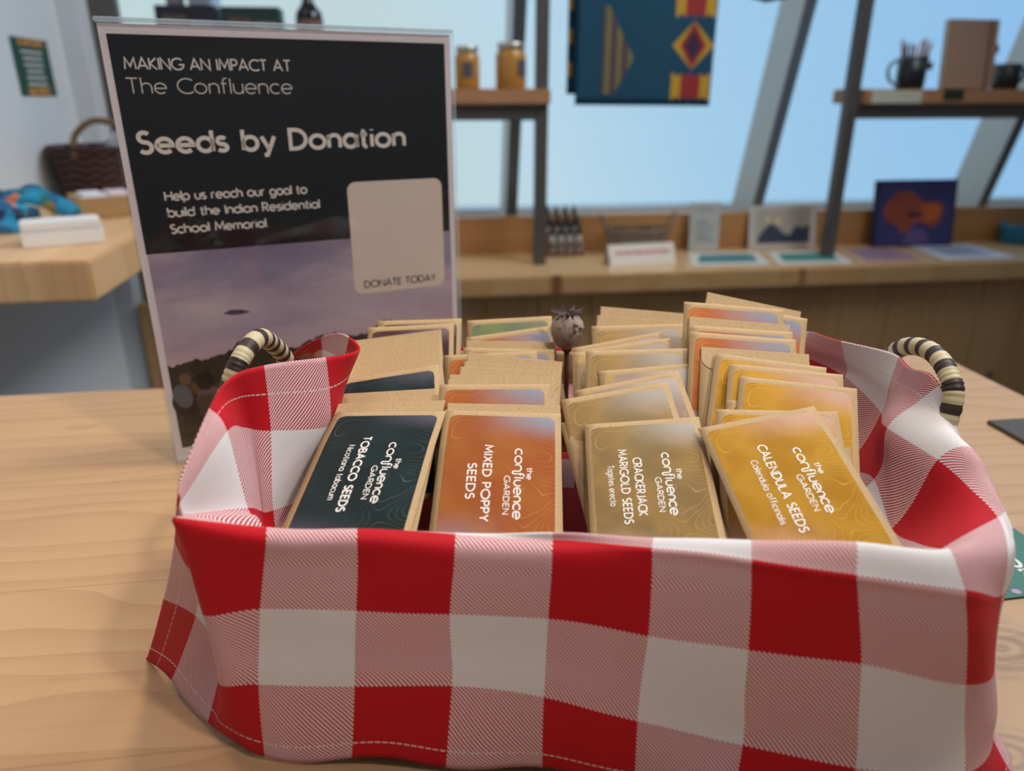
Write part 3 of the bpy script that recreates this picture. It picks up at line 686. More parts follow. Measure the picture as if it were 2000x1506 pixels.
TXT = {
 0: [('TOBACCO SEEDS', -21, 21.5, -6.6, 4.0, .74), ('Nicotiana tabacum', -15.5, 15.5, -11.9, 3.0, .38)],
 1: [('MIXED POPPY', -18.5, 18.5, -6.9, 4.0, .66), ('SEEDS', -9, 8.4, -13.2, 4.0, .66)],
 2: [('CRACKERJACK', -15, 16.5, -6.2, 3.9, .58), ('MARIGOLD SEEDS', -20.5, 20, -12.2, 3.9, .58), ('Tagetes erecta', -11.5, 10.5, -17.2, 2.9, .36)],
 3: [('CALENDULA SEEDS', -22, 23, -6.8, 4.0, .62), ('Calendula officinalis', -14.5, 18, -12.2, 2.9, .36)],
}
def project(p):
    d = p-Vector((0, 0, T+H)); lat = d.x*cy-d.y*sy; F = d.x*sy+d.y*cy
    zc = F*cos(PITCH)-d.z*sin(PITCH); yc = -(d.z*cos(PITCH)+F*sin(PITCH))
    return 1000+FPX*lat/zc, 753+FPX*yc/zc
# each row of packets: (u, v) of the middle of the top edge and its slope in the photograph, label print; back -> front
COLS = [
 dict(front=(.3063, 70.4, 21.9), back=(.440, 48, 4), pk=[(820, 625, -.03, 'maroon'), (803, 636, -.05, 'maroon'), (776, 655, -.13, 'back'), (772, 667, -.165, 'back'), (770, 682, -.165, 'back'), (768, 697, -.15, 'back'),
   (766, 711, -.145, 'back'), (760, 728, -.155, 'green'), (752, 765, -.06, 'back'), (757, 776, -.045, 'back'), (764, 786, -.03, 'back'), (761, 799, -.014, 'green')]),
 dict(front=(.3016, 60.8, -.3), back=(.436, 42, 0), pk=[(995, 622, -.055, 'sage'), (994, 648, -.14, 'copper'), (997, 667, .02, 'back'), (994, 681, .02, 'copper'), (958, 690, -.05, 'copper'), (1006, 698, .10, 'back'), (1002, 713, .07, 'back'),
   (997, 721, .05, 'back'), (979, 734, .02, 'back'), (979, 741, -.01, 'back'), (966, 751, -.005, 'copper'), (984, 790, .02, 'back'), (982, 796, .031, 'copper')]),
 dict(front=(.3087, 68.1, 20.2), back=(.428, 42, 4), pk=[(1258, 606, .085, 'back'), (1253, 623, .075, 'back'), (1244, 635, -.03, 'tan'), (1205, 664, -.19, 'mauve'), (1217, 673, -.14, 'tan'), (1213, 686, -.03, 'mauve'), (1242, 683, -.02, 'tan'),
   (1269, 717, -.085, 'mauve'), (1224, 744, -.19, 'mauve'), (1199, 764, -.17, 'tan'), (1199, 806, -.20, 'mauve'), (1252, 818, -.067, 'tan')]),
 dict(front=(.2961, 66.2, 19.8), back=(.402, 44, 4), pk=[(1472, 590, .21, 'back'), (1482, 607, .17, 'copper'), (1432, 597, .08, 'copper'), (1443, 627, .09, 'back'), (1446, 642, .07, 'copper'), (1450, 656, .08, 'copper'), (1473, 685, .07, 'back'),
   (1504, 704, .13, 'gold'), (1533, 721, .1, 'gold'), (1557, 747, .11, 'gold'), (1534, 789, .065, 'gold'), (1515, 802, .02, 'gold'), (1477, 810, -.193, 'gold')]),
]
ORD = ['front', 'second', 'third', 'fourth', 'fifth', 'sixth', 'seventh', 'eighth', 'ninth', 'tenth', 'eleventh', 'twelfth', 'thirteenth']
ROWN = ['leftmost row', 'second row from the left', 'third row from the left', 'rightmost row']
KW = {'green': 'dark green', 'copper': 'copper orange', 'tan': 'bronze', 'gold': 'golden yellow', 'mauve': 'greyish mauve', 'maroon': 'maroon', 'sage': 'sage green'}
FRONT = ['paper packet with dark green tobacco seed label at front of leftmost row', 'paper packet with copper poppy seed label at front of second row',
         'paper packet with bronze marigold seed label at front of third row', 'tilted paper packet with golden calendula seed label at front of rightmost row']
for ci, cdef in enumerate(COLS):
    pk = cdef['pk']; N_ = len(pk); (Ff, lf, hf), (Fb, lb, hb) = cdef['front'], cdef['back']
    for i, (u, v, sl, kind) in enumerate(pk):
        t = i/(N_-1); F = Fb+(Ff-Fb)*t; lean = R(lb+(lf-lb)*t**1.3); head = R(hb+(hf-hb)*t**1.4)
        tm = W(*Q(u, v, F))
        hl, hF = sin(head), cos(head)
        up = (W(hl*sin(lean), hF*sin(lean), cos(lean))-W(0, 0, 0)).normalized()
        xr = (W(hF, -hl, 0)-W(0, 0, 0)).normalized(); nr = xr.cross(up)
        best = None
        for k_ in range(-160, 161):
            a = R(k_*.25); xa = xr*cos(a)+up*sin(a)
            p_, q_ = project(tm-xa*.02), project(tm+xa*.02)
            e = abs((q_[1]-p_[1])/(q_[0]-p_[0])-sl)
            if best is None or e < best[0]: best = (e, a)
        a = best[1]; xa = xr*cos(a)+up*sin(a); ya = up*cos(a)-xr*sin(a)
        org = tm-ya*PLN
        k = N_-1-i
        lab = FRONT[ci] if k == 0 else 'plain-backed paper seed packet, %s from front in the %s' % (ORD[k], ROWN[ci]) if kind == 'back' else '%s-label seed packet, %s from front in the %s' % (KW[kind].replace(' ', '-'), ORD[k], ROWN[ci])
        r_ = thing('seed_packet', lab, 'seed packet', (0, 0, 0), 0, 'paper seed packets filed in the cloth lined basket')
        r_.matrix_world = Matrix(((xa.x, ya.x, nr.x, org.x), (xa.y, ya.y, nr.y, org.y), (xa.z, ya.z, nr.z, org.z), (0, 0, 0, 1)))
        bend = (R(5), R(9), R(4), R(5))[ci] if k == 0 else 0
        link('envelope', env_mesh(bend), r_); 
        if kind == 'back': link('flap', flap_mesh(), r_)
        else:
            lb_ = link('label', label_mesh(kind, None, bend), r_)
            if k == 0: link('lettering', label_mesh(kind, 'ink', bend, TXT[ci]), lb_)

# ------------------------------------------------------------------ dried poppy seed head among the packets
pc = W(*Q(1108, 650, .412))
pod = thing('poppy_seed_head', 'dried brown poppy seed head standing up between the packet rows', 'seed head', pc)
n = NT('dried_pod'); f = n.noise(n.coord(), 350, 4, .65); f2 = n.noise(n.coord(), 140, 3)
pcx = n.mix(n.step(f, .42, .7), rgb(172, 154, 140), rgb(140, 108, 66)); pcx = n.mix(n.step(f2, .56, .66), pcx, rgb(48, 34, 32))
M['pod'] = n.bsdf(pcx, .5, normal=n.bump(f, .3, .0005))
M['crown'] = plain('pod_crown', rgb(74, 58, 56), .7, 0, .25, 300)
M['stem'] = plain('dry_stem', rgb(112, 82, 64), .8, 0, .2, 300)
prof = [(.0002, -.0098), (.0026, -.0096), (.0050, -.0082), (.0076, -.0048), (.0090, -.0004), (.0092, .0028), (.0082, .0066), (.0064, .0092), (.0048, .0104), (.0040, .0112), (.0002, .0112)]
vs, fs = [], []; SG = 48
for r, z in prof:
    for k in range(SG):
        a = 2*pi*k/SG; rr = r*1.06*(1+.025*cos(9*a)); vs.append((rr*cos(a), rr*sin(a), z))
for i in range(len(prof)-1):
    for k in range(SG): q = (k+1) % SG; fs.append((i*SG+k, i*SG+q, (i+1)*SG+q, (i+1)*SG+k))
make('pod', vs, fs, M['pod'], pod, True)
bm = bmesh.new()
for k in range(9):
    a = 2*pi*k/9+.3; me_pts = []
    for (r, z, w, h) in ((.001, .0122, .0012, .0012), (.004, .0124, .0014, .0010), (.0076, .0128, .0012, .0007), (.0102, .0142, .0004, .0003)):
        c0 = Vector((r*cos(a), r*sin(a), z)); s0 = Vector((-sin(a), cos(a), 0))
        me_pts.append([bm.verts.new(c0+s0*w+Vector((0, 0, -h))), bm.verts.new(c0-s0*w+Vector((0, 0, -h))), bm.verts.new(c0+Vector((0, 0, h)))])
    for A_, B_ in zip(me_pts, me_pts[1:]):
        for x in range(3): bm.faces.new((A_[x], A_[(x+1) % 3], B_[(x+1) % 3], B_[x]))
    bm.faces.new(me_pts[-1])
bm_obj('crown', bm, M['crown'], pod)
lathe('collar', [(.0016, -.0116), (.0028, -.0112), (.003, -.0102), (.0022, -.0094)], M['stem'], pod, 20)
zb = (T+.049)-pc.z
tube('stem', spline([(0, 0, -.0112), (.0005, .001, -.03), (0, .001, zb)], 8), .0016, M['stem'], pod, 10)

# ------------------------------------------------------------------ flat things on the table
mt = box('dark_mat', (0, -.19, 0), (.066, 0, .003), M['darkstone'], None, .0008); mt.location = (.4457, .4809, T+.0001)
tag(mt, 'dark grey flat mat lying near the right edge of the table', 'mat')
gc = thing('green_leaflet', 'green printed card with white letters on the table right of the basket', 'leaflet', (.298, .3095, T), R(2))
M['leaf_green'] = plain('leaflet_green', rgb(52, 116, 98), .5, 0, .05)
box('card', (-.053, -.0315, .0004), (.053, .0315, .0012), M['leaf_green'], gc)
def flat(name, polys, mat, par, z, k=.001, rot=0):
    vs, fs = [], []
    for v, f in polys:
        o = len(vs); vs += [(q[0]*k*cos(rot)-q[1]*k*sin(rot), q[0]*k*sin(rot)+q[1]*k*cos(rot), z) for q in v]; fs += [tuple(i+o for i in t) for t in f]
    return make(name, vs, fs, mat, par)
flat('lettering', [text2d('FOR', -10, 20.5, 8.5, 2.1, 18, .3)], M['white_ink'], gc, .00135, .001, R(-90))
M['pinkink'] = plain('pink_ink', rgb(190, 150, 196), .5)
flat('blossoms', [blob(-48+9*i+random.uniform(-1, 1), y, 2.6, 2.2, 9) for i in range(12) for y in (-27.5, 27.5)], M['pinkink'], gc, .00135)

# ------------------------------------------------------------------ left wall card and things on the left counter
wc = thing('wall_card', 'green card with white text lines and orange ends pinned to the left wall', 'card', (X0+.0005, 1.685, T+.294), 0)
box('card', (0, -.076, -.052), (.0012, .076, .052), plain('wall_card_green', rgb(30, 76, 66), .55), wc)
def wallflat(name, rects, mat):
    vs, fs = [], []
    for (a, b, c, d) in rects:
        o = len(vs); vs += [(.0014, a, b), (.0014, c, b), (.0014, c, d), (.0014, a, d)]; fs.append((o, o+1, o+2, o+3))
    return make(name, vs, fs, mat, wc)
n = NT('orange_blossom_print'); f = n.noise(n.coord(), 160, 4)
obm = n.bsdf(n.ramp(f, (.4, rgb(40, 84, 62)), (.5, rgb(190, 128, 58)), (.65, rgb(206, 142, 70))), .55)
wallflat('blossom_border', [(-.05, .038, .055, .0515)], obm); wallflat('blossom_border', [(-.05, -.0515, .05, -.036)], obm)
lr = []
random.seed(3)
for i in range(6):
    z = .027-.0115*i; w0 = (.044, .040, .040, .034, .04, .040)[i]; y = -w0
    while y < w0:
        w = random.uniform(.006, .013); lr.append((y, z-.0018, min(y+w, w0), z+.0018)); y += w+.0022
wallflat('text_lines', lr, M['white_ink'])

LZ = T+.0455
a, b = on(45, 487, .0455), on(207, 473, .0455); ang_ = math.atan2(b.y-a.y, b.x-a.x); L_ = (b-a).length
bx = thing('white_box', 'long white lidded box at the front of the left counter', 'box', (a.x, a.y, LZ), ang_)
box('box_base', (0, 0, .0002), (L_, .052, .021), M['white'], bx, .0015)
box('lid', (.0015, .0015, .0212), (L_-.0015, .0505, .034), M['white'], bx, .002)
n = NT('teal_patterned_fabric'); v_ = n.n('ShaderNodeTexVoronoi'); v_.inputs['Scale'].default_value = 55; n.put(v_.inputs['Vector'], n.coord())
M['teal_fabric'] = n.bsdf(n.ramp(n.sep(v_.outputs['Color'])[0], (.0, rgb(24, 132, 172)), (.3, rgb(18, 96, 138)), (.5, rgb(22, 50, 84)), (.66, rgb(30, 110, 110)), (.8, rgb(28, 150, 190)), (.9, rgb(150, 130, 60)), (.96, rgb(220, 120, 80)), interp='CONSTANT'), .7)
fb = thing('fabric_straps', 'blue patterned fabric straps heaped behind the white box on left counter', 'fabric', (-.62, 1.25, LZ))
def strap(pts, w, name='strap'):
    path = spline(pts, 8); vs, fs = [], []
    for i, p in enumerate(path):
        d = (path[min(i+1, len(path)-1)]-path[max(i-1, 0)]); s = Vector((0, 0, 1)).cross(d)
        s = (s.normalized() if s.length > 1e-6 else Vector((0, 1, 0)))*w/2+Vector((0, 0, .012))
        for q in (p-s*.9, p+s*.9): vs.append((q.x, q.y, max(q.z, .0012)))
    fs = [(2*i, 2*i+1, 2*i+3, 2*i+2) for i in range(len(path)-1)]
    o = make(name, vs, fs, M['teal_fabric'], fb, True); m_ = o.modifiers.new('t', 'SOLIDIFY'); m_.thickness = .0016; m_.offset = 1
for pts in ([(-.09, -.07, .012), (-.05, -.02, .03), (0, .0, .035), (.04, .02, .02)], [(-.09, .0, .03), (-.03, .03, .045), (.03, .03, .05), (.09, .01, .028), (.1, -.01, .01)],
            [(-.09, -.10, .012), (-.06, -.05, .025), (-.02, -.035, .02), (.02, -.01, .012)], [(-.08, .04, .02), (-.05, .06, .05), (-.02, .05, .04), (.02, .05, .055), (.06, .04, .03)],
            [(-.09, -.04, .04), (-.06, .0, .05), (-.04, .04, .03), (-.01, .06, .02)]): strap(pts, .022)
a, b = on(158, 432, .0455), on(250, 424, .0455); ang_ = math.atan2(b.y-a.y, b.x-a.x)
tr = thing('wooden_tray', 'shallow wooden tray of white packets behind the white box', 'tray', (a.x, a.y, LZ), ang_)
M['tray'] = plain('tray_wood', rgb(178, 140, 92), .6, 0, .1, 30)
bm = bmesh.new()
for lo, hi in (((0, 0, .0003), (.19, .1, .006)), ((0, 0, .006), (.19, .007, .036)), ((0, .093, .006), (.19, .1, .036)), ((0, .007, .006), (.007, .093, .036)), ((.183, .007, .006), (.19, .093, .036))): add_box(bm, lo, hi, .001)
bm_obj('tray_body', bm, M['tray'], tr)
random.seed(11)
for k, c_ in enumerate(((228, 226, 232), (226, 208, 212), (232, 228, 230), (220, 206, 212))):
    o = box('tissue_packet', (-.02, -.035, 0), (.02, .035, .034), plain('packet_paper', rgb(*c_), .7), None, .004)
    o.location = Vector((a.x, a.y, LZ+.0065))+Matrix.Rotation(ang_, 3, 'Z') @ Vector((.03+.042*k, .05, 0)); o.rotation_euler = (0, 0, ang_)
    tag(o, 'small %s paper packet, %s from the left in the wooden tray' % (('white', 'pinkish', 'white', 'pinkish')[k], ('first', 'second', 'third', 'fourth')[k]), 'packet', 'paper packets in the tray')
wk = thing('wicker_basket', 'dark brown wicker basket with arched handle on the left counter', 'basket', (-.61, 1.66, LZ), R(4))
n = NT('dark_wicker'); f = n.noise(n.coord(), 90, 3)
wv_ = n.sep(n.coord()); wz = n.math('SINE', n.math('ADD', n.math('MULTIPLY', wv_[2], 420), n.math('MULTIPLY', n.math('SINE', n.math('MULTIPLY', n.math('ADD', wv_[0], wv_[1]), 190)), 1.4)))
M['wicker'] = n.bsdf(n.mix(n.step(n.math('ADD', wz, n.math('MULTIPLY', f, 1.2)), -.4, 1.4), rgb(22, 14, 14), rgb(92, 64, 58)), .8)
M['rope'] = plain('brown_rope', rgb(110, 84, 56), .8, 0, .2, 200)
bm = bmesh.new()
oval = [Vector((.095*cos(2*pi*k/40)*(1+.06*cos(4*pi*k/40)), .075*sin(2*pi*k/40), 0)) for k in range(40)]
vs, fs = [], []; lv = 28
for side in (0, 1):
    for i in range(lv+1):
        z = .001+.099*i/lv
        for k, p in enumerate(oval):
            wv = .003*sin(pi*i/2+pi*(k % 2)+k*.3)
            s_ = (.93+.09*z/.1)*(1-.06*side); vs.append((p.x*s_*(1+wv/.09), p.y*s_*(1+wv/.07), z+.0015*sin(k*1.3)+(.005 if side and i == 0 else 0)))
off = (lv+1)*40
for side in (0, 1):
    for i in range(lv):
        for k in range(40):
            a_, b_ = side*off+i*40+k, side*off+i*40+(k+1) % 40; fs.append((a_, b_, b_+40, a_+40) if not side else (a_, a_+40, b_+40, b_))
for k in range(40): a_, b_ = lv*40+k, lv*40+(k+1) % 40; fs.append((a_, b_, off+b_, off+a_))
fs.append(tuple(off+k for k in range(40))); fs.append(tuple(range(40))[::-1]); bm.free()
make('woven_body', vs, fs, M['wicker'], wk, True)
tube('rim', [(p.x*1.0, p.y*1.0, .1) for p in oval+[oval[0]]], .006, M['wicker'], wk, 8, cap=False)
tube('handle', spline([(.02, -.074, .09), (.018, -.062, .135), (.0, -.02, .162), (.0, .02, .162), (.018, .062, .135), (.02, .074, .09)], 8) if False else spline([(-.035, -.07, .085), (-.03, -.06, .125), (.005, -.05, .152), (.05, -.04, .14), (.075, -.03, .10)], 8), .0065, M['rope'], wk, 8)
tag(box('tissue_bundle', (-.60, 1.63, LZ+.0075), (-.545, 1.69, LZ+.128), plain('white_tissue', rgb(214, 218, 228), .8), None, .012), 'bundle of white tissue inside the dark wicker basket', 'tissue')

# ------------------------------------------------------------------ shelf units in front of the windows
SZ = T+.258
def shelf_unit(name_label, xa, xb, top, board_x):
    t = thing('shelf_unit', name_label, 'shelf', (xa, 1.9, ZC))
    h = top-ZC
    for x in (0, xb-xa):
        hw = .028 if xa < 0 and x == 0 else .015
        box('post', (x-hw, 0, -ZC if hw > .02 else .0003), (x+hw, .03, h), M['steel'], t, .001)
    box('crossbar', (.0155, -.002, SZ-.072-ZC), (xb-xa-.0155, .025, SZ-.0365-ZC), M['steel'], t, .001)
    box('shelf_board', (board_x[0]-xa, -.02, SZ-.036-ZC), (board_x[1]-xa, .135, SZ-ZC), M['shelf'], t, .003)
    box('top_bar', (.0155, .001, h-.03), (xb-xa-.0155, .026, h), M['steel'], t, .001)
    return t
lu = shelf_unit('steel framed shelf with a pine board, left side behind the sign', -.648, .330, T+.60, (-.615, .347))
ru = shelf_unit('steel framed shelf with a pine board, at the right of the windows', 1.143, 2.2, T+.60, (1.16, 2.25))
def vbars(par_t, lo, hi, rects, mat, name):
    """printed patches on the front (-Y) face of a box; rects in 0..1 of that face"""
    vs, fs = [], []
    for (a, b, c, d) in rects:
        o = len(vs); X_ = lambda t: lo[0]+(hi[0]-lo[0])*t; Z_ = lambda t: lo[2]+(hi[2]-lo[2])*t; y = lo[1]-.0003
        vs += [(X_(a), y, Z_(b)), (X_(c), y, Z_(b)), (X_(c), y, Z_(d)), (X_(a), y, Z_(d))]; fs.append((o, o+1, o+2, o+3))
    return make(name, vs, fs, mat, par_t)
def carton(x0, x1, ztop, col, patch, label):
    t = thing('gift_box', label, 'box', ((x0+x1)/2, 1.90, SZ)); w = (x1-x0)/2
    lo, hi = (-w, 0, .0003), (w, .07, ztop-SZ)
    box('box', lo, hi, plain('carton', col, .5, 0, .08), t, .0015)
    vbars(t, lo, hi, [(.12, .3, .5, .88)], plain('box_picture', patch, .5, 0, .5, 60), 'picture')
    vbars(t, lo, hi, [(.56, .72, .93, .82), (.56, .58, .88, .64), (.56, .48, .9, .53)], plain('box_text', rgb(120, 120, 122), .5), 'text_lines')
carton(-.5395, -.41, at(360, 10, 1.9).z, rgb(30, 32, 40), rgb(92, 84, 74), 'dark box with a picture on the left shelf, first above the sign')
carton(-.399, -.2725, at(490, 13, 1.9).z, rgb(28, 52, 52), rgb(84, 66, 56), 'dark green box on the left shelf, between dark box and bottle')
for k, (xa, xb) in enumerate(((-.515, -.485), (-.468, -.425))):
    o = box('small_box', (xa, 1.91, at(360, 10, 1.9).z+.0003), (xb, 1.95, at(360, 10, 1.9).z+.06), plain('small_box_card', rgb(*((120, 112, 122), (136, 142, 152))[k]), .6), None, .002)
    tag(o, ('slim mauve box standing on top of the dark box on left shelf', 'pale grey box standing on top of the dark box on left shelf')[k], 'box')
bt = thing('syrup_bottle', 'dark glass bottle with brown label on the left shelf', 'bottle', (-.213, 1.95, SZ))
lathe('glass_body', [(.001, .0003), (.028, .0003), (.031, .004), (.031, .150), (.029, .163), (.018, .177), (.0125, .187), (.0115, .235), (.013, .237), (.013, .245), (.001, .245)], plain('brown_black_glass', rgb(22, 20, 30), .15), bt)
lathe('label', [(.0312, .02), (.0314, .02), (.0314, .147), (.0312, .147)], plain('bottle_label', rgb(110, 78, 62), .6), bt)
n = NT('honey'); M['honey'] = n.bsdf(n.mix(n.noise(n.coord(), 30), rgb(196, 142, 66), rgb(176, 120, 50)), .25)
def honey(u0, u1, vt, label, lx):
    a, b = at(u0, 165, 1.93), at(u1, 165, 1.93); r = (b.x-a.x)/2; ht = at(u0, vt, 1.93).z-SZ
    t = thing('honey_jar', label, 'jar', ((a.x+b.x)/2, 1.93, SZ), 0, 'honey jars on the left shelf')
    lathe('jar_body', [(.001, .0003), (r*.94, .0003), (r, .005), (r, ht*.72), (r*.9, ht*.80), (r*.82, ht*.83), (r*.82, ht*.86), (.001, ht*.86)], M['honey'], t)
    lathe('lid', [(.001, ht*.862), (r*.88, ht*.862), (r*.9, ht*.88), (r*.9, ht*.985), (r*.86, ht), (.001, ht)], M['silver'], t)
    vs, fs = [], []
    for k in range(9):
        a = R(-90+lx)+(k-4)*.11
        for z in (.26, .62): vs.append((r*1.012*cos(a), r*1.012*sin(a), ht*z))
    fs = [(2*k, 2*k+2, 2*k+3, 2*k+1) for k in range(8)]
    make('label', vs, fs, plain('honey_label', rgb(92, 78, 84), .6, 0, .3, 150), t)
honey(889, 937, 90, 'smaller honey jar with silver lid on the left shelf', 0)
honey(968, 1027, 83, 'larger honey jar with silver lid next to the shelf post', 42)

# right shelf
mg = thing('pencil_mug', 'dark mug with pale handle holding pencils on the right shelf', 'mug', (at(1776, 165, 1.94).x, 1.94, SZ))
lathe('mug_body', [(.001, .0003), (.031, .0003), (.035, .004), (.0365, .078), (.0335, .078), (.032, .01), (.001, .009)], plain('dark_mug', rgb(24, 32, 38), .35), mg)
tube('handle', spline([(-.0345, 0, .066), (-.05, 0, .068), (-.064, 0, .056), (-.066, 0, .036), (-.054, 0, .018), (-.034, 0, .012)], 7), .0045, plain('mug_handle', rgb(126, 158, 158), .4), mg, 10)
box('label', (-.004, -.0388, .046), (.030, -.0365, .064), plain('mug_tag', rgb(58, 72, 68), .6), mg, .0004)
random.seed(5)
pencol = [(150, 104, 88), (188, 140, 130), (96, 70, 62), (170, 120, 100), (140, 96, 110), (84, 64, 60), (176, 130, 118), (120, 84, 72), (160, 110, 80)]
pname = ['pinkish', 'rose', 'dark brown', 'tan', 'mauve', 'near black', 'pale rose', 'umber', 'ochre']
for k in range(9):
    a = 2*pi*k/9; base = mg.location+Vector((.018*cos(a), .018*sin(a), .0105)); tip = mg.location+Vector((.038*cos(a), .030*sin(a), .108+.008*((k*5) % 3)))
    p = thing('pencil', '%s tipped pencil standing in the dark mug on the right shelf' % pname[k], 'pencil', (0, 0, 0), 0, 'pencils in the dark mug')
    d = (tip-base); mcol = plain('pencil_'+pname[k].replace(' ', '_'), rgb(*pencol[k]), .5)
    tube('shaft', [base, base+d*.88], .0036, mcol, p, 6); tube('tip', [base+d*.881, tip], lambda t: .0036*(1-t)+.0006, plain('pencil_wood', rgb(200, 160, 130), .6), p, 6)
a, b, c_ = at(1838, 164, 1.93), at(1936, 164, 1.93), at(1873, 40, 1.93)
nb = thing('notebook', 'brown kraft notebook with elastic band standing on the right shelf', 'notebook', (a.x, 1.925, SZ), R(3))
nw, nh = b.x-a.x+.006, .168; tilt = Matrix.Rotation(R(-7), 4, 'X') @ Matrix.Shear('XZ', 4, (0.0, 0.0)) if False else Matrix.Rotation(R(-7), 4, 'X')
for nm, lo, hi, mt_ in (('cover', (0, 0, 0), (nw, .002, nh), plain('kraft_cover', rgb(172, 134, 112), .7)), ('pages', (.001, .0021, .001), (nw-.002, .0119, nh-.001), M['offwhite']), ('back_cover', (0, .012, 0), (nw, .014, nh), plain('kraft_back', rgb(138, 104, 84), .7)),
                        ('elastic_band', (nw*.82, -.0008, 0), (nw*.87, -.0001, nh), plain('elastic', rgb(120, 76, 52), .6)), ('pen_loop', (nw, .0, nh*.52), (nw+.008, .012, nh*.64), plain('loop', rgb(124, 82, 58), .6))):
    b_ = bmesh.new(); add_box(b_, lo, hi, .0003); bmesh.ops.transform(b_, matrix=Matrix.Translation((0, 0, .0021)) @ tilt, verts=b_.verts); bm_obj(nm, b_, mt_, nb)
for k, (u, lab) in enumerate(((1962, 'black mug partly behind the kraft notebook on right shelf'), (2010, 'black mug at the right end of the shelf, cut by the frame'))):
    q = at(u, 165, 1.975 if k == 0 else 1.955)
    t = thing('black_mug', lab, 'mug', (q.x+(.0 if k == 0 else .035), q.y, SZ))
    lathe('mug_body', [(.001, .0003), (.030, .0003), (.033, .004), (.034, .064), (.031, .064), (.030, .01), (.001, .009)], M['black'], t)
    tube('handle', spline([(.032, .0, .052), (.05, .0, .05), (.052, .0, .03), (.034, .0, .014)], 6), .004, M['black'], t, 8)
tg = box('shelf_tag', (at(1843, 185, 1.88).x, 1.8782, SZ-.026), (at(1882, 185, 1.88).x, 1.8797, SZ-.001), plain('dark_tag', rgb(34, 46, 40), .5), None, .0003)
tag(tg, 'small dark label stuck on the front edge of the right shelf', 'label')
tg = box('pale_edge_strip', (at(1702, 190, 1.88).x, 1.8782, SZ-.034), (at(1800, 190, 1.88).x, 1.8797, SZ-.003), plain('pale_strip', rgb(206, 202, 184), .6), None, .0003)  # thin pale strip along part of the board's front edge
tag(tg, 'pale strip on the front edge of right shelf below the mug', 'label')

# hanging blanket between the shelf units
hr = tube('hanging_rail', [(.318, 1.885, T+.585), (1.155, 1.885, T+.585)], .008, M['steel'], None, 12)
tag(hr, 'steel rail joining the two shelf frames above the blanket', 'rail')
n = NT('woven_blanket'); q = n.sep(n.coord('UV')); a_, b_ = q[0], q[1]
def inr(v, lo, hi): return n.math('MULTIPLY', n.math('GREATER_THAN', v, lo), n.math('LESS_THAN', v, hi))
base = n.mix(n.noise(n.comb(a_, b_), 30, 2), rgb(8, 62, 86), rgb(14, 76, 100))
# diamond with stepped sides, right-hand column
per = n.math('FLOORED_MODULO', n.math('ADD', b_, .557), .73); db = n.math('ABSOLUTE', n.math('SUBTRACT', per, .365)); da = n.math('ABSOLUTE', n.math('SUBTRACT', a_, .86))
dm = n.math('ADD', n.math('MULTIPLY', da, 1.5), db)
c = n.mix(n.math('MULTIPLY', n.math('LESS_THAN', dm, .21), n.math('LESS_THAN', da, .15)), base, rgb(196, 150, 40))
c = n.mix(n.math('LESS_THAN', n.math('ADD', n.math('MULTIPLY', da, 2.4), db), .205), c, rgb(150, 40, 44))
c = n.mix(n.math('LESS_THAN', n.math('ADD', n.math('MULTIPLY', da, 2.4), db), .135), c, rgb(62, 38, 62))
bar = n.math('MULTIPLY', n.math('GREATER_THAN', db, n.math('ADD', .24, n.math('MULTIPLY', n.math('PINGPONG', da, .03), 1.2))), n.math('LESS_THAN', da, .13))
c = n.mix(bar, c, rgb(200, 152, 40))
c = n.mix(n.math('MULTIPLY', bar, n.math('LESS_THAN', da, .065)), c, rgb(160, 44, 44))
# dotted triangle, left-hand column
tri = n.math('MULTIPLY', inr(a_, .27, n.math('ADD', .30, n.math('MULTIPLY', n.math('SUBTRACT', .45, n.math('ABSOLUTE', n.math('SUBTRACT', b_, .42))), .38))), inr(b_, .09, .86))
ck = n.math('MULTIPLY', n.math('GREATER_THAN', n.math('FRACT', n.math('MULTIPLY', b_, 22)), .35), tri)
c = n.mix(ck, c, n.mix(n.math('GREATER_THAN', n.math('FRACT', n.math('MULTIPLY', a_, 14)), .5), rgb(150, 132, 48), rgb(104, 54, 68)))
lefty = n.math('MULTIPLY', n.math('LESS_THAN', a_, .03), n.math('GREATER_THAN', n.math('FRACT', n.math('MULTIPLY', b_, 3.2)), .55))
c = n.mix(lefty, c, rgb(196, 150, 40))
M['blanket'] = n.bsdf(c, .85)
def sheet(name, x0, x1, zb0, zb1, y, top, par, uvr, wav):
    vs, fs, uv = [], [], []; nx, nz = 28, 18
    for j in range(nz+1):
        for i in range(nx+1):
            fx, fz = i/nx, j/nz; zb = zb0+(zb1-zb0)*fx
            vs.append((x0+(x1-x0)*fx, y+wav*sin(fx*9+.6)*(1-fz*.7), zb+(top-zb)*fz)); uv.append((uvr[0]+(uvr[1]-uvr[0])*fx, fz*uvr[2]))
    fs = [(j*(nx+1)+i, j*(nx+1)+i+1, (j+1)*(nx+1)+i+1, (j+1)*(nx+1)+i) for j in range(nz) for i in range(nx)]
    o = make(name, vs, fs, M['blanket'], par, True, uv=uv); m_ = o.modifiers.new('t', 'SOLIDIFY'); m_.thickness = .004; m_.offset = 0; return o
bl = thing('blanket', 'teal woven blanket with yellow and red geometric bands hanging between the shelves', 'blanket', (0, 0, 0))
q0, q1, q2 = at(1145, 205, 1.862), at(1384, 207, 1.862), at(1112, 184, 1.872)
sheet('front_fold', q0.x-.028, q1.x, q0.z, q1.z, 1.862, T+.594, bl, (.10, 1.0, 1.5), .003)
sheet('back_fold', q2.x, q1.x-.04, q2.z, q1.z+.02, 1.905, T+.594, bl, (0, .85, 1.5), .004)
vs, fs = [], []
for k in range(9):
    a = pi*k/8
    for x in (q0.x-.028, q1.x-.01): vs.append((x, 1.8835-.0215*cos(a), T+.594+.012*sin(a)))
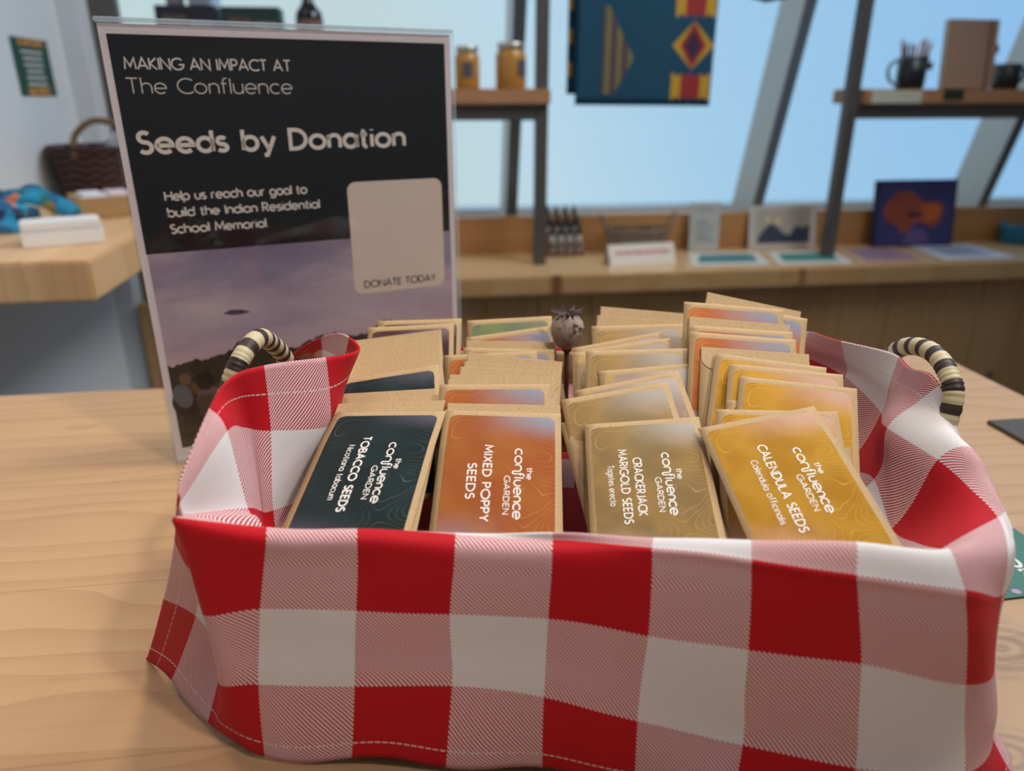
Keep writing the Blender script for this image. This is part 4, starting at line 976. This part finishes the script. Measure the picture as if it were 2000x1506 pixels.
fs = [(2*k, 2*k+1, 2*k+3, 2*k+2) for k in range(8)]
o = make('over_rail_fold', vs, fs, plain('blanket_teal', rgb(10, 66, 90), .85), bl, True)
m_ = o.modifiers.new('t', 'SOLIDIFY'); m_.thickness = .004
s2 = thing('dark_textile', 'dark textile corner hanging at top edge right of the blanket', 'textile', (0, 0, 0))
ta, tb_, tc_ = at(1462, -6, 1.862), at(1497, 5, 1.862), at(1540, -4, 1.862)
zt_ = T+.60
o = make('cloth_panel', [(ta.x, 1.862, ta.z), (tb_.x, 1.862, tb_.z), (tc_.x, 1.862, tc_.z), (tc_.x, 1.862, zt_), (tb_.x, 1.862, zt_+.005), (ta.x, 1.862, zt_)], [(0, 1, 4, 5), (1, 2, 3, 4)], plain('black_cloth', rgb(26, 26, 34), .85), s2)
m_ = o.modifiers.new('t', 'SOLIDIFY'); m_.thickness = .004
box('hanging_loop', (ta.x, 1.8642, T+.588), (tc_.x, 1.90, T+.60), plain('black_loop', rgb(26, 26, 34), .85), s2)

# ------------------------------------------------------------------ things along the far counter
CZ_ = ZC+.0002
a = on(1070, 503, -.173)
sd = thing('bottle_stand', 'stepped wooden stand holding small dropper bottles on the back counter', 'stand', (a.x+.002, a.y+.012, CZ_), R(2))
M['stand'] = plain('red_brown_wood', rgb(120, 78, 56), .6, 0, .15, 60)
bm = bmesh.new()
for k in range(3): add_box(bm, (0, .032*k, 0), (.104, .032*(k+1)-.0002, .010+.018*k), .001, 1)
bm_obj('steps', bm, M['stand'], sd)
box('side_panel', (-.007, 0, 0), (-.0002, .096, .062), M['stand'], sd, .001)
proto = None; random.seed(2)
rown = ('front step', 'middle step', 'top step'); coln = ('first', 'second', 'third', 'fourth')
M['bottle_white'] = plain('bottle_label_white', rgb(188, 178, 168), .6)
for r_ in range(3):
    for c2 in range(4):
        loc = sd.matrix_world if False else Matrix.Translation(sd.location) @ Matrix.Rotation(R(2), 4, 'Z') @ Vector((.014+.0255*c2, .016+.032*r_, .0103+.018*r_))
        lab = 'small dropper bottle with black cap, %s from the left on the %s' % (coln[c2], rown[r_])
        if proto is None:
            t = thing('dropper_bottle', lab, 'bottle', loc, 0, 'dropper bottles on the wooden stand')
            lathe('bottle_body', [(.001, 0), (.0095, 0), (.0102, .002), (.0102, .036), (.008, .042), (.0055, .045), (.0055, .048), (.001, .048)], M['bottle_white'], t, 20)
            lathe('cap', [(.001, .0482), (.0075, .0482), (.0078, .05), (.0072, .062), (.0045, .064), (.0042, .074), (.003, .079), (.001, .0795)], M['black'], t, 20)
            vs = [(.01035*cos(R(-90+q)), .01035*sin(R(-90+q)), z) for q in range(-30, 31, 10) for z in (.010, .026)]
            make('label', vs, [(2*k, 2*k+2, 2*k+3, 2*k+1) for k in range(6)], plain('bottle_print', rgb(52, 46, 46), .6), t)
            proto = t
        else:
            t = proto.copy(); C.objects.link(t); t.location = loc; t['label'] = lab
            for ch in proto.children:
                d = ch.copy(); C.objects.link(d); d.parent = t
# wire basket
wl, wr_ = on(1160, 489, -.173), on(1292, 482, -.173)
wbk = thing('wire_basket', 'empty wire mesh basket with two loop handles on the back counter', 'basket', ((wl.x+wr_.x)/2, 2.005, CZ_), R(2))
M['wire'] = plain('weathered_wire', rgb(132, 116, 104), .6, .2, .2, 120)
bm = bmesh.new()
def ringpts(sx_, sy_, z, k=40): return [Vector((sx_*cos(2*pi*i/k), sy_*sin(2*pi*i/k), z)) for i in range(k)]
def add_tube(bm, pts, r, closed=False, seg=6):
    P_ = [Vector(p) for p in pts]
    if closed: P_ = P_+[P_[0]]
    rings = []
    for p, s, u in frames(P_): rings.append([bm.verts.new(p+s*(r*cos(2*pi*k/seg))+u*(r*sin(2*pi*k/seg))) for k in range(seg)])
    for A_, B_ in zip(rings, rings[1:]):
        for k in range(seg): bm.faces.new((A_[k], A_[(k+1) % seg], B_[(k+1) % seg], B_[k]))
for i in range(10):
    f_ = i/9; add_tube(bm, ringpts(.072+.022*f_, .042+.014*f_, .002+.066*f_), .0011 if i % 3 else .0016, True)
for k in range(34):
    a = 2*pi*k/34; add_tube(bm, [(.072*cos(a), .042*sin(a), .002), (.083*cos(a), .049*sin(a), .036), (.094*cos(a), .056*sin(a), .068)], .0011)
for k in range(-4, 5): add_tube(bm, [(-.07*math.sqrt(1-(k/5)**2), .042*k/5, .002), (.07*math.sqrt(1-(k/5)**2), .042*k/5, .002)], .0011)
bm_obj('wire_body', bm, M['wire'], wbk, True)
tube('rim', [tuple(p) for p in ringpts(.095, .057, .07)+[ringpts(.095, .057, .07)[0]]], .0032, M['wire'], wbk, 8, cap=False)
for s in (-1, 1):
    tube('handle', spline([(s*.088, -.02, .07), (s*.099, -.018, .095), (s*.108, 0, .112), (s*.099, .018, .095), (s*.088, .02, .07)], 7), .003, M['wire'], wbk, 8)
# tent card
a, b = on(1192, 520, -.173), on(1320, 513, -.173); L_ = (b-a).length; ang_ = math.atan2(b.y-a.y, b.x-a.x)
tc = thing('tent_card', 'white folded tent card with a red line of print on back counter', 'card', (a.x, a.y, CZ_), ang_)
th = .050
def prism(name, pr, x0, x1, mat, par):
    k = len(pr); vs = [(x0, y, z) for y, z in pr]+[(x1, y, z) for y, z in pr]
    fs = [tuple(range(k))[::-1], tuple(range(k, 2*k))]+[(i, (i+1) % k, (i+1) % k+k, i+k) for i in range(k)]
    return make(name, vs, fs, mat, par)
prism('front_leaf', [(0, 0), (.0012, 0), (.0262, th), (.025, th)], 0, L_, M['offwhite'], tc)
prism('back_leaf', [(.0505, 0), (.0517, 0), (.0275, th), (.0263, th)], 0, L_, M['offwhite'], tc)
rr = []; random.seed(9); x = .1
while x < .9:
    w = random.uniform(.03, .07); rr.append((x, min(.92, x+w))); x += w+.012
vs, fs = [], []
for (u0, u1) in rr:
    o = len(vs)
    for uu, f_ in ((u0, .5), (u1, .5), (u1, .68), (u0, .68)): vs.append((uu*L_, .025*f_-.0004, th*f_))
    fs.append((o, o+1, o+2, o+3))
make('red_print', vs, fs, plain('red_print_ink', rgb(196, 120, 116), .6), tc)
def standing(name, cat, u0, u1, vb, vt, label, mat, thick=.004, lean=8, Yo=None):
    a, b = on(u0, vb, -.173), on(u1, vb, -.173); y = Yo or a.y
    a, b = at(u0, vb, y), at(u1, vb, y); hgt = at((u0+u1)/2, vt, y).z-CZ_
    t = thing(name, label, cat, (a.x, y, CZ_)); wd = b.x-a.x
    m = Matrix.Rotation(R(-lean), 4, 'X')
    def part(nm, lo, hi, mt_, bev=.0004):
        b_ = bmesh.new(); add_box(b_, lo, hi, bev); bmesh.ops.transform(b_, matrix=Matrix.Translation((0, 0, .0002)) @ m, verts=b_.verts); return bm_obj(nm, b_, mt_, t)
    def ink_(nm, polys, mt_, lift=.0004):
        vs, fs = [], []
        for v, f in polys:
            o = len(vs); vs += [m @ Vector((q[0]*wd, -lift, q[1]*hgt+.0002)) for q in v]; fs += [tuple(i+o for i in t_) for t_ in f]
        return make(nm, vs, fs, mt_, t)
    part('panel', (0, 0, 0), (wd, thick, hgt), mat)
    b_ = bmesh.new(); add_box(b_, (wd*.4, .012, 0), (wd*.6, .015, hgt*.5)); bmesh.ops.transform(b_, matrix=Matrix.Translation((0, hgt*.10, 0)) @ Matrix.Rotation(R(12), 4, 'X'), verts=b_.verts); bm_obj('prop', b_, mat, t)
    return t, ink_
RC = lambda a, b, c, d: ([(a, b), (c, b), (c, d), (a, d)], [(0, 1, 2, 3)])
t, ik = standing('info_card', 'card', 1345, 1403, 487, 397, 'small plain white upright card with grey print on back counter', plain('pale_card', rgb(190, 190, 184), .6), .002, 6, 2.02)
ik('text_lines', [RC(.2, .84, .8, .88)]+[RC(.18, .2+.08*k, .82-.1*(k % 3), .235+.08*k) for k in range(6)], plain('grey_print', rgb(150, 150, 146), .6))
t, ik = standing('photo_card', 'card', 1462, 1592, 480, 402, 'white bordered landscape photo card left of the shelf post', plain('photo_border', rgb(206, 194, 188), .5), .004, 10, 2.03)
ik('sky', [RC(.1, .12, .92, .9)], plain('photo_sky', rgb(184, 172, 158), .5, 0, .06, 40))
ik('hills', [([(.12, .12), (.9, .12), (.9, .55), (.8, .47), (.7, .52), (.6, .30), (.5, .36), (.42, .5), (.32, .58), (.22, .45), (.15, .3)], [tuple(range(11))])], plain('photo_hills', rgb(62, 68, 86), .5, 0, .3, 80), .0008)
ik('bright_spots', [blob(.28, .68, .04, .05, 12), blob(.42, .64, .045, .06, 12)], plain('photo_spots', rgb(236, 206, 150), .5), .001)
t, ik = standing('picture', 'picture', 1705, 1860, 472, 352, 'framed abstract picture in orange on dark blue on back counter', plain('navy_frame', rgb(30, 32, 62), .5), .012, 9, 2.0)
ik('blue_ground', [RC(.03, .03, .97, .97)], plain('picture_blue', rgb(58, 58, 112), .5, 0, .25, 30))
ik('orange_shape', [([(.1, .55), (.16, .7), (.28, .83), (.42, .84), (.52, .74), (.6, .66), (.78, .68), (.86, .6), (.84, .42), (.76, .28), (.68, .3), (.6, .36), (.5, .36), (.42, .22), (.34, .2), (.27, .33), (.14, .4)], [tuple(range(17))])], plain('picture_orange', rgb(150, 70, 52), .5, 0, .3, 25), .0007)
ik('amber_patch', [([(.57, .62), (.74, .64), (.82, .58), (.8, .44), (.68, .36), (.56, .42)], [tuple(range(6))])], plain('picture_amber', rgb(190, 96, 44), .5, 0, .15, 25), .0009)
ik('violet_patch', [([(.36, .04), (.70, .04), (.66, .22), (.56, .28), (.44, .26)], [tuple(range(5))])], plain('picture_violet', rgb(100, 82, 134), .5, 0, .15, 25), .0009)
q = on(1985, 474, -.173)
tb2 = thing('teal_bowl', 'teal blue oval bowl at the right end of the back counter', 'bowl', (q.x+.03, q.y, CZ_))
ov = [(.9, 0.0), (.96, .004), (1.0, .05), (1.02, .056), (.99, .056), (.95, .05), (.9, .008)]
vs, fs = [], []; SG = 40
for r, z in ov:
    for k in range(SG): a = 2*pi*k/SG; vs.append((.088*r*cos(a), .05*r*sin(a), z))
for i in range(len(ov)-1):
    for k in range(SG): w_ = (k+1) % SG; fs.append((i*SG+k, i*SG+w_, (i+1)*SG+w_, (i+1)*SG+k))
fs.append(tuple(range(SG))[::-1]); fs.append(tuple((len(ov)-1)*SG+k for k in range(SG)))
make('bowl_body', vs, fs, plain('teal_glaze', rgb(18, 118, 156), .3), tb2, True)
tube('rim', [(.0885*cos(2*pi*k/40), .0505*sin(2*pi*k/40), .0562) for k in range(41)], .0016, plain('teal_rim', rgb(90, 160, 190), .3), tb2, 6, cap=False)
def flat_card(name, label, cat, px, col, inner, icol, z=.0008, group=None):
    w = [on(u, v, -.173) for u, v in px]; c0 = sum(w, Vector())/4
    t = thing(name, label, cat, (c0.x, c0.y, CZ_), 0, group)
    lw = [(p.x-c0.x, p.y-c0.y) for p in w]
    vs = [(x, y, .0002) for x, y in lw]+[(x, y, z) for x, y in lw]
    make('sheet', vs, [(3, 2, 1, 0), (4, 5, 6, 7)]+[(i, (i+1) % 4, (i+1) % 4+4, i+4) for i in range(4)], plain(name+'_paper', col, .45, 0, .03), t)
    if inner: make('picture', [(x*inner[0], y*inner[1], z+.0003) for x, y in lw], [(0, 1, 2, 3)], plain(name+'_print', icol, .45, 0, .35, 45), t)
flat_card('postcard', 'flat white card with teal picture on back counter, left one of the pair', 'card', [(1352, 520), (1505, 517), (1478, 492), (1345, 494)], rgb(214, 205, 192), (.78, .6), rgb(60, 124, 128), group='teal postcards on the back counter')
flat_card('postcard', 'flat white card with teal picture on back counter, right one near post', 'card', [(1522, 517), (1668, 514), (1625, 490), (1497, 492)], rgb(214, 208, 198), (.78, .6), rgb(66, 128, 112), group='teal postcards on the back counter')
flat_card('art_print', 'flat print in orange and violet on counter before the framed picture', 'print', [(1682, 516), (1835, 512), (1745, 481), (1625, 484)], rgb(196, 152, 118), (.7, .7), rgb(150, 120, 136))
flat_card('white_sheet', 'flat pale bluish sheet on the counter left of the teal bowl', 'sheet', [(1845, 508), (1985, 503), (1890, 476), (1772, 480)], rgb(206, 208, 218), (.6, .6), rgb(150, 160, 190))

bpy.context.view_layer.update()
